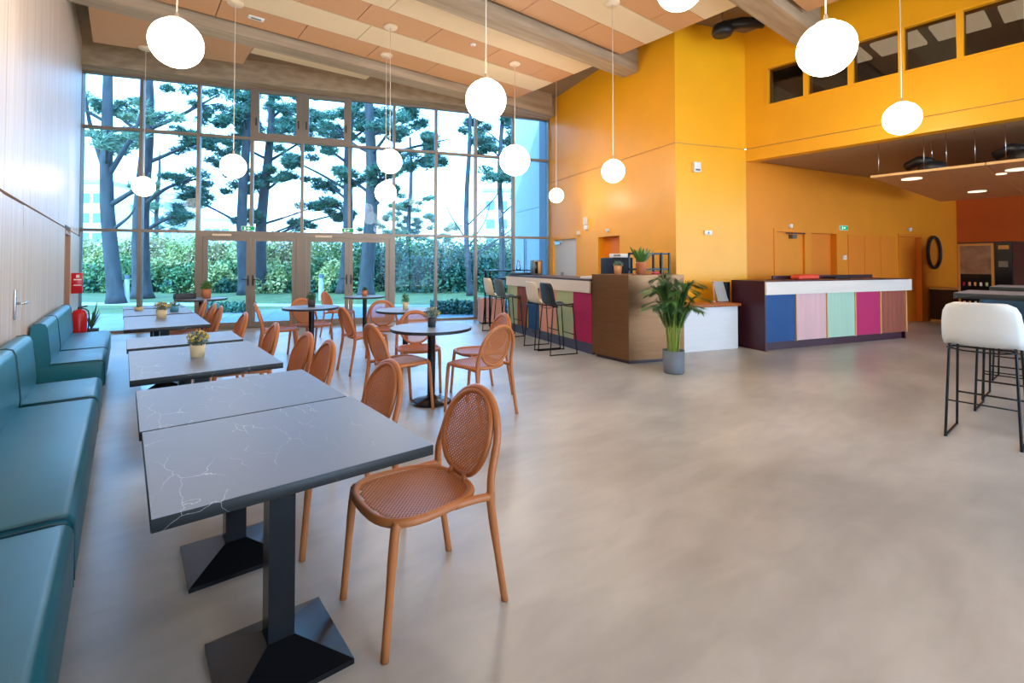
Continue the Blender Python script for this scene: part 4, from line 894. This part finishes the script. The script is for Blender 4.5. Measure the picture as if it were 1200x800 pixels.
# pines
def pine(px, fwd, dia, lean_, label, puffs, lighter=False, hgt=13, fork=None, nt=520):
    x, y = fl(fwd, px); t = thing('pine_tree', label, 'tree', (x, y, -.06), 0, 'pines on the lawn')
    right = Vector((math.cos(YAW), -math.sin(YAW), 0)); up = Vector((0, 0, 1)); away = Vector((math.sin(YAW), math.cos(YAW), 0))
    def axis(z): return right * (lean_ * z + .10 * math.sin(z * .7 + px)) + up * z
    zs = [0, .25, .6, 1.2, 2.2, 3.4, 4.8, 6.2, 8, 10, hgt]
    rr = [dia * .5 * k for k in (1.45, 1.18, 1.05, 1, .95, .9, .82, .74, .62, .45, .2)]
    tr = MB().tube([axis(z) for z in zs], rr, 14).build('trunk', M['bark'], t)
    br = MB(); C = []
    for (dx, z, rad, dz) in puffs:
        c = right * (dx + lean_ * z) + up * z + away * random.uniform(-1.5, 1.5)
        z0 = max(1.2, z - abs(dx) * .35 - .4); b = axis(z0)
        mid = (b + c) / 2 + up * .15 * abs(dx) * random.uniform(-.6, .6)
        br.tube(smooth_path([b, mid, c, c + (c - mid) * .5], 4), [dia * .15 * (1 - .065 * k) for k in range(13)], 6)
        for q in range(int(7 * rad) + 2):
            n = int(nt * .13); e = rand_dirs(1) * rng.uniform(.2, 1.15) * np.array([[rad, rad, rad * dz]]); cr_ = rng.uniform(.22, .42)
            C.append(rand_dirs(n) * (rng.uniform(0, 1, (n, 1)) ** .5) * np.array([[cr_, cr_, cr_ * .55]]) + e + np.array(c))
        for k in range(5):
            e = c + Vector(rand_dirs(1)[0] * np.array([rad, rad, rad * dz]) * .8); br.tube([c - (c - mid) * .3, (c + e) / 2 + up * .1, e], [dia * .05, dia * .035, dia * .015], 4)
    br.build('branches', M['bark'], t)
    if C:
        C = np.concatenate(C); n = len(C); tufts = []
        for k in range(6):                         # needles of each tuft
            d = rand_dirs(n); d[:, 2] = d[:, 2] * .7 + .25; s = np.cross(d, rand_dirs(n)); s /= np.linalg.norm(s, axis=1, keepdims=True) + 1e-9
            L = rng.uniform(.16, .30, (n, 1)); tufts.append(np.stack([C - s * .018, C + s * .018, C + d * L], 1))
        link(bpy.data.objects.new('needles', quads_mesh('needles', np.concatenate(tufts), M['pine2' if lighter else 'pine'])), t)['kind'] = 'stuff'
    if fork:
        q = MB()
        for z0, dx, z1, r_ in fork:
            b = axis(z0); q.tube(smooth_path([b, b + right * dx * .45 + up * (z1 - z0) * .35, b + right * dx * .8 + up * (z1 - z0) * .65, b + right * dx + up * (z1 - z0)], 5), [r_ * (1 - .045 * k) for k in range(16)], 8)
        q.build('limb', M['bark'], t)
    return t
pine(134, 17.0, .46, -.055, 'curved forking pine at the left end of the glass', [(-.2, 6.0, .9, .6), (.9, 5.6, .8, .5), (1.3, 6.9, 1.0, .55), (-1.2, 7.2, 1.0, .6), (.9, 4.2, .5, .5)], True, fork=[(3.4, 1.5, 4.6, .10), (2.5, .9, 3.4, .07), (4.6, -.8, 7.5, .11), (4.4, 1.3, 7.2, .10)], nt=300)
pine(166, 19.5, .62, .012, 'thick straight pine beside the curved forking one', [(1.6, 6.4, 1.1, .5), (-1.5, 7.6, 1.2, .5), (1.8, 4.7, .9, .5), (2.2, 8.0, 1.3, .6), (1.2, 3.4, .6, .6)], nt=420)
pine(285, 21.5, .46, .004, 'slender straight pine behind the left glass doors', [(-1.3, 6.6, 1.3, .7), (-.9, 5.2, 1.1, .7), (-1.9, 4.2, .9, .6), (.3, 7.8, 1.6, .8), (-1.2, 8.0, 1.4, .7), (-.5, 3.6, .7, .6)], nt=560)
pine(304, 23.0, .52, .05, 'slightly leaning pine close to the slender one', [(-1.0, 5.2, .9, .6), (1.0, 5.6, 1.0, .6), (.3, 8.0, 1.7, .9), (1.6, 7.2, 1.3, .7), (1.9, 4.3, .9, .5), (-1.3, 7.2, 1.1, .7), (3.2, 3.9, 1.0, .5), (.8, 9.0, 1.6, .8), (1.3, 3.4, .6, .6)], nt=520)
pine(402, 22.5, .50, .045, 'pine seen through the right glass doors, leaning to its thicker neighbour', [(-1.5, 7.0, 1.2, .7), (-1.3, 5.2, .8, .5), (1.0, 7.8, 1.5, .8), (-2.2, 8.0, 1.4, .7), (-.9, 4.2, .6, .5), (-2.0, 5.9, .9, .5)], nt=500)
pine(432, 20.0, .58, .006, 'thickest pine before the right glass doors', [(-1.2, 6.8, 1.2, .7), (1.1, 6.7, 1.1, .6), (1.9, 5.8, 1.0, .5), (.6, 5.0, .7, .5), (2.5, 6.6, 1.0, .5), (-.6, 7.8, 1.4, .8), (-1.0, 5.0, .6, .5), (1.5, 7.6, 1.3, .7), (.9, 4.4, .5, .5)], nt=560)
pine(585, 21.0, .26, .02, 'thin pine near the outer blue wing', [(-.6, 6.6, .9, .6), (.2, 5.6, .9, .6), (.9, 6.2, .9, .6), (-1.0, 7.4, 1.0, .6), (.6, 7.2, 1.2, .7), (.9, 4.2, .6, .6), (.1, 5.0, .6, .5)], nt=430)
pine(549, 21.0, .24, -.003, 'bare slim trunk before the hedge at the right', [], fork=[(2.0, 1.0, 4.0, .04), (2.4, -1.0, 4.4, .04), (3.0, 1.6, 5.0, .04), (1.6, 2.4, 3.6, .035), (1.4, 1.8, 3.2, .03), (1.8, 2.8, 3.0, .03)], hgt=8)
pine(480, 33.0, .35, 0, 'broad pale pine far behind the right hedge', [(0, 3.8, 1.7, 1), (-1.4, 3.6, 1.4, .9), (1.3, 4.0, 1.4, 1), (.3, 5.4, 1.4, .8), (-.8, 5.0, 1.3, .8), (-2.6, 3.0, 1.2, .9), (2.6, 3.0, 1.2, 1)], True, hgt=7, nt=520)
pine(184, 34.0, .3, 0, 'pale conifer standing behind the left hedge', [(0, 3.0, 1.5, .8), (.2, 4.2, 1.1, .9), (0, 5.2, .8, 1), (-.3, 6.3, .5, 1.2), (-1.2, 2.6, 1.0, .8), (1.2, 2.8, 1.0, .8)], True, hgt=8, nt=420)

# overgrown bank and shrubs
bk = [(fl(34, px)[0], fl(34, px)[1]) for px in range(-60, 760, 60)]
rows = []
for i, (fw, z) in enumerate(((25.5, -.1), (27, .5), (29, 1.1), (32, 1.9), (36, 2.2), (60, 2.4))):
    rows.append([fl(fw + .6 * math.sin(px * .05 + i), px) + (z + .15 * math.sin(px * .11 + i * 2),) for px in range(-100, 900, 25)])
tag(MB().grid(rows[::-1]).build('embankment', M['bank']), kind='structure')
def shrub(px, fwd, z, rx, rz, m, label, n=2300, ls=.085):
    x, y = fl(fwd, px); t = thing('shrub', label, 'shrub', (x, y, z), random.uniform(0, 6), 'shrubs on the bank')
    d = rand_dirs(n); d[:, 2] = np.abs(d[:, 2]); rad = rng.uniform(.45, 1, (n, 1)) ** .5; lump = 1 + .22 * np.sin(d[:, :1] * 7 + px) * np.cos(d[:, 1:2] * 6 + d[:, 2:] * 5)
    link(bpy.data.objects.new('foliage', quads_mesh('foliage', leaves(d * rad * lump * np.array([[rx, rx, rz]]), ls, .55), M[m])), t)['kind'] = 'stuff'
    st = MB()
    for k in range(6):
        a = random.uniform(0, 6.28); st.tube([(0, 0, -.3), (rx * .3 * math.cos(a), rx * .3 * math.sin(a), rz * .45), (rx * .65 * math.cos(a), rx * .65 * math.sin(a), rz * .8)], [.035, .025, .012], 5)
    st.build('stem', M['bark'], t)
LB = {'bush1': 'sunlit yellow-green shrub on the bank behind the lawn', 'bush2': 'mid-green shrub on the bank behind the lawn', 'bush3': 'russet cream shrub high on the bank', 'bush4': 'deep green shrub at the foot of the bank'}
px = 82; k = 0
while px < 640:
    m = ['bush2', 'bush1', 'bush2'][k % 3] if px < 430 else 'bush4'
    shrub(px, 24.6 + 1.0 * math.sin(k * 1.7), -.1, random.uniform(1.0, 1.35), random.uniform(1.3, 1.8) if px < 430 else random.uniform(1.9, 2.4), m, LB[m])
    if px < 430 and k % 2: shrub(px + 10, 23.6, -.1, .8, .75, 'bush4', LB['bush4'], 1400)
    px += 24; k += 1
px = 90; k = 0
while px < 640:
    m = ['bush3', 'bush1', 'bush1'][k % 3] if px < 400 else ['bush2', 'bush3', 'bush2'][k % 3]
    shrub(px, 27.6 + .8 * math.sin(k * 2.1), 1.0, random.uniform(1.3, 1.7), random.uniform(1.5, 2.0), m, LB[m] if m != 'bush2' else 'mid-green shrub on the bank behind the lawn')
    px += 27; k += 1
# pale buildings far off
def block(px, fwd, w, d, h, wallm, label, cols, rws, rz=0):
    x, y = fl(fwd, px); t = thing('apartment_block', label, 'building', (x, y, 0), -YAW + rz)
    MB().box(-w / 2, w / 2, -d / 2, d / 2, -1, h).build('walls', M[wallm], t); MB().box(-w / 2 - .2, w / 2 + .2, -d / 2 - .2, d / 2 + .2, h, h + .5).build('parapet', M['far_grey'], t)
    for i in range(cols):
        for j in range(rws):
            cx = -w / 2 + w * (i + .5) / cols; cz = h - 2.2 - j * 2.9
            if cz > 2: MB().box(cx - .65, cx + .65, -d / 2 - .06, -d / 2 + .1, cz - .7, cz + .7).build('window', M['far_win'], t)
block(199, 95, 7, 8, 14.2, 'far_grey', 'pale apartment block with square windows beyond the left hedge', 3, 4)
block(118, 75, 7.5, 8, 13.0, 'far_white', 'white apartment block behind the curved forking pine', 4, 4)
block(268, 95, 5, 8, 9.2, 'far_white', 'low white block beyond the left glass doors', 3, 2)
block(590, 80, 6, 8, 12.5, 'far_white', 'white apartment block beyond the right end of the hedge', 3, 3)
print('objects', len(bpy.data.objects))
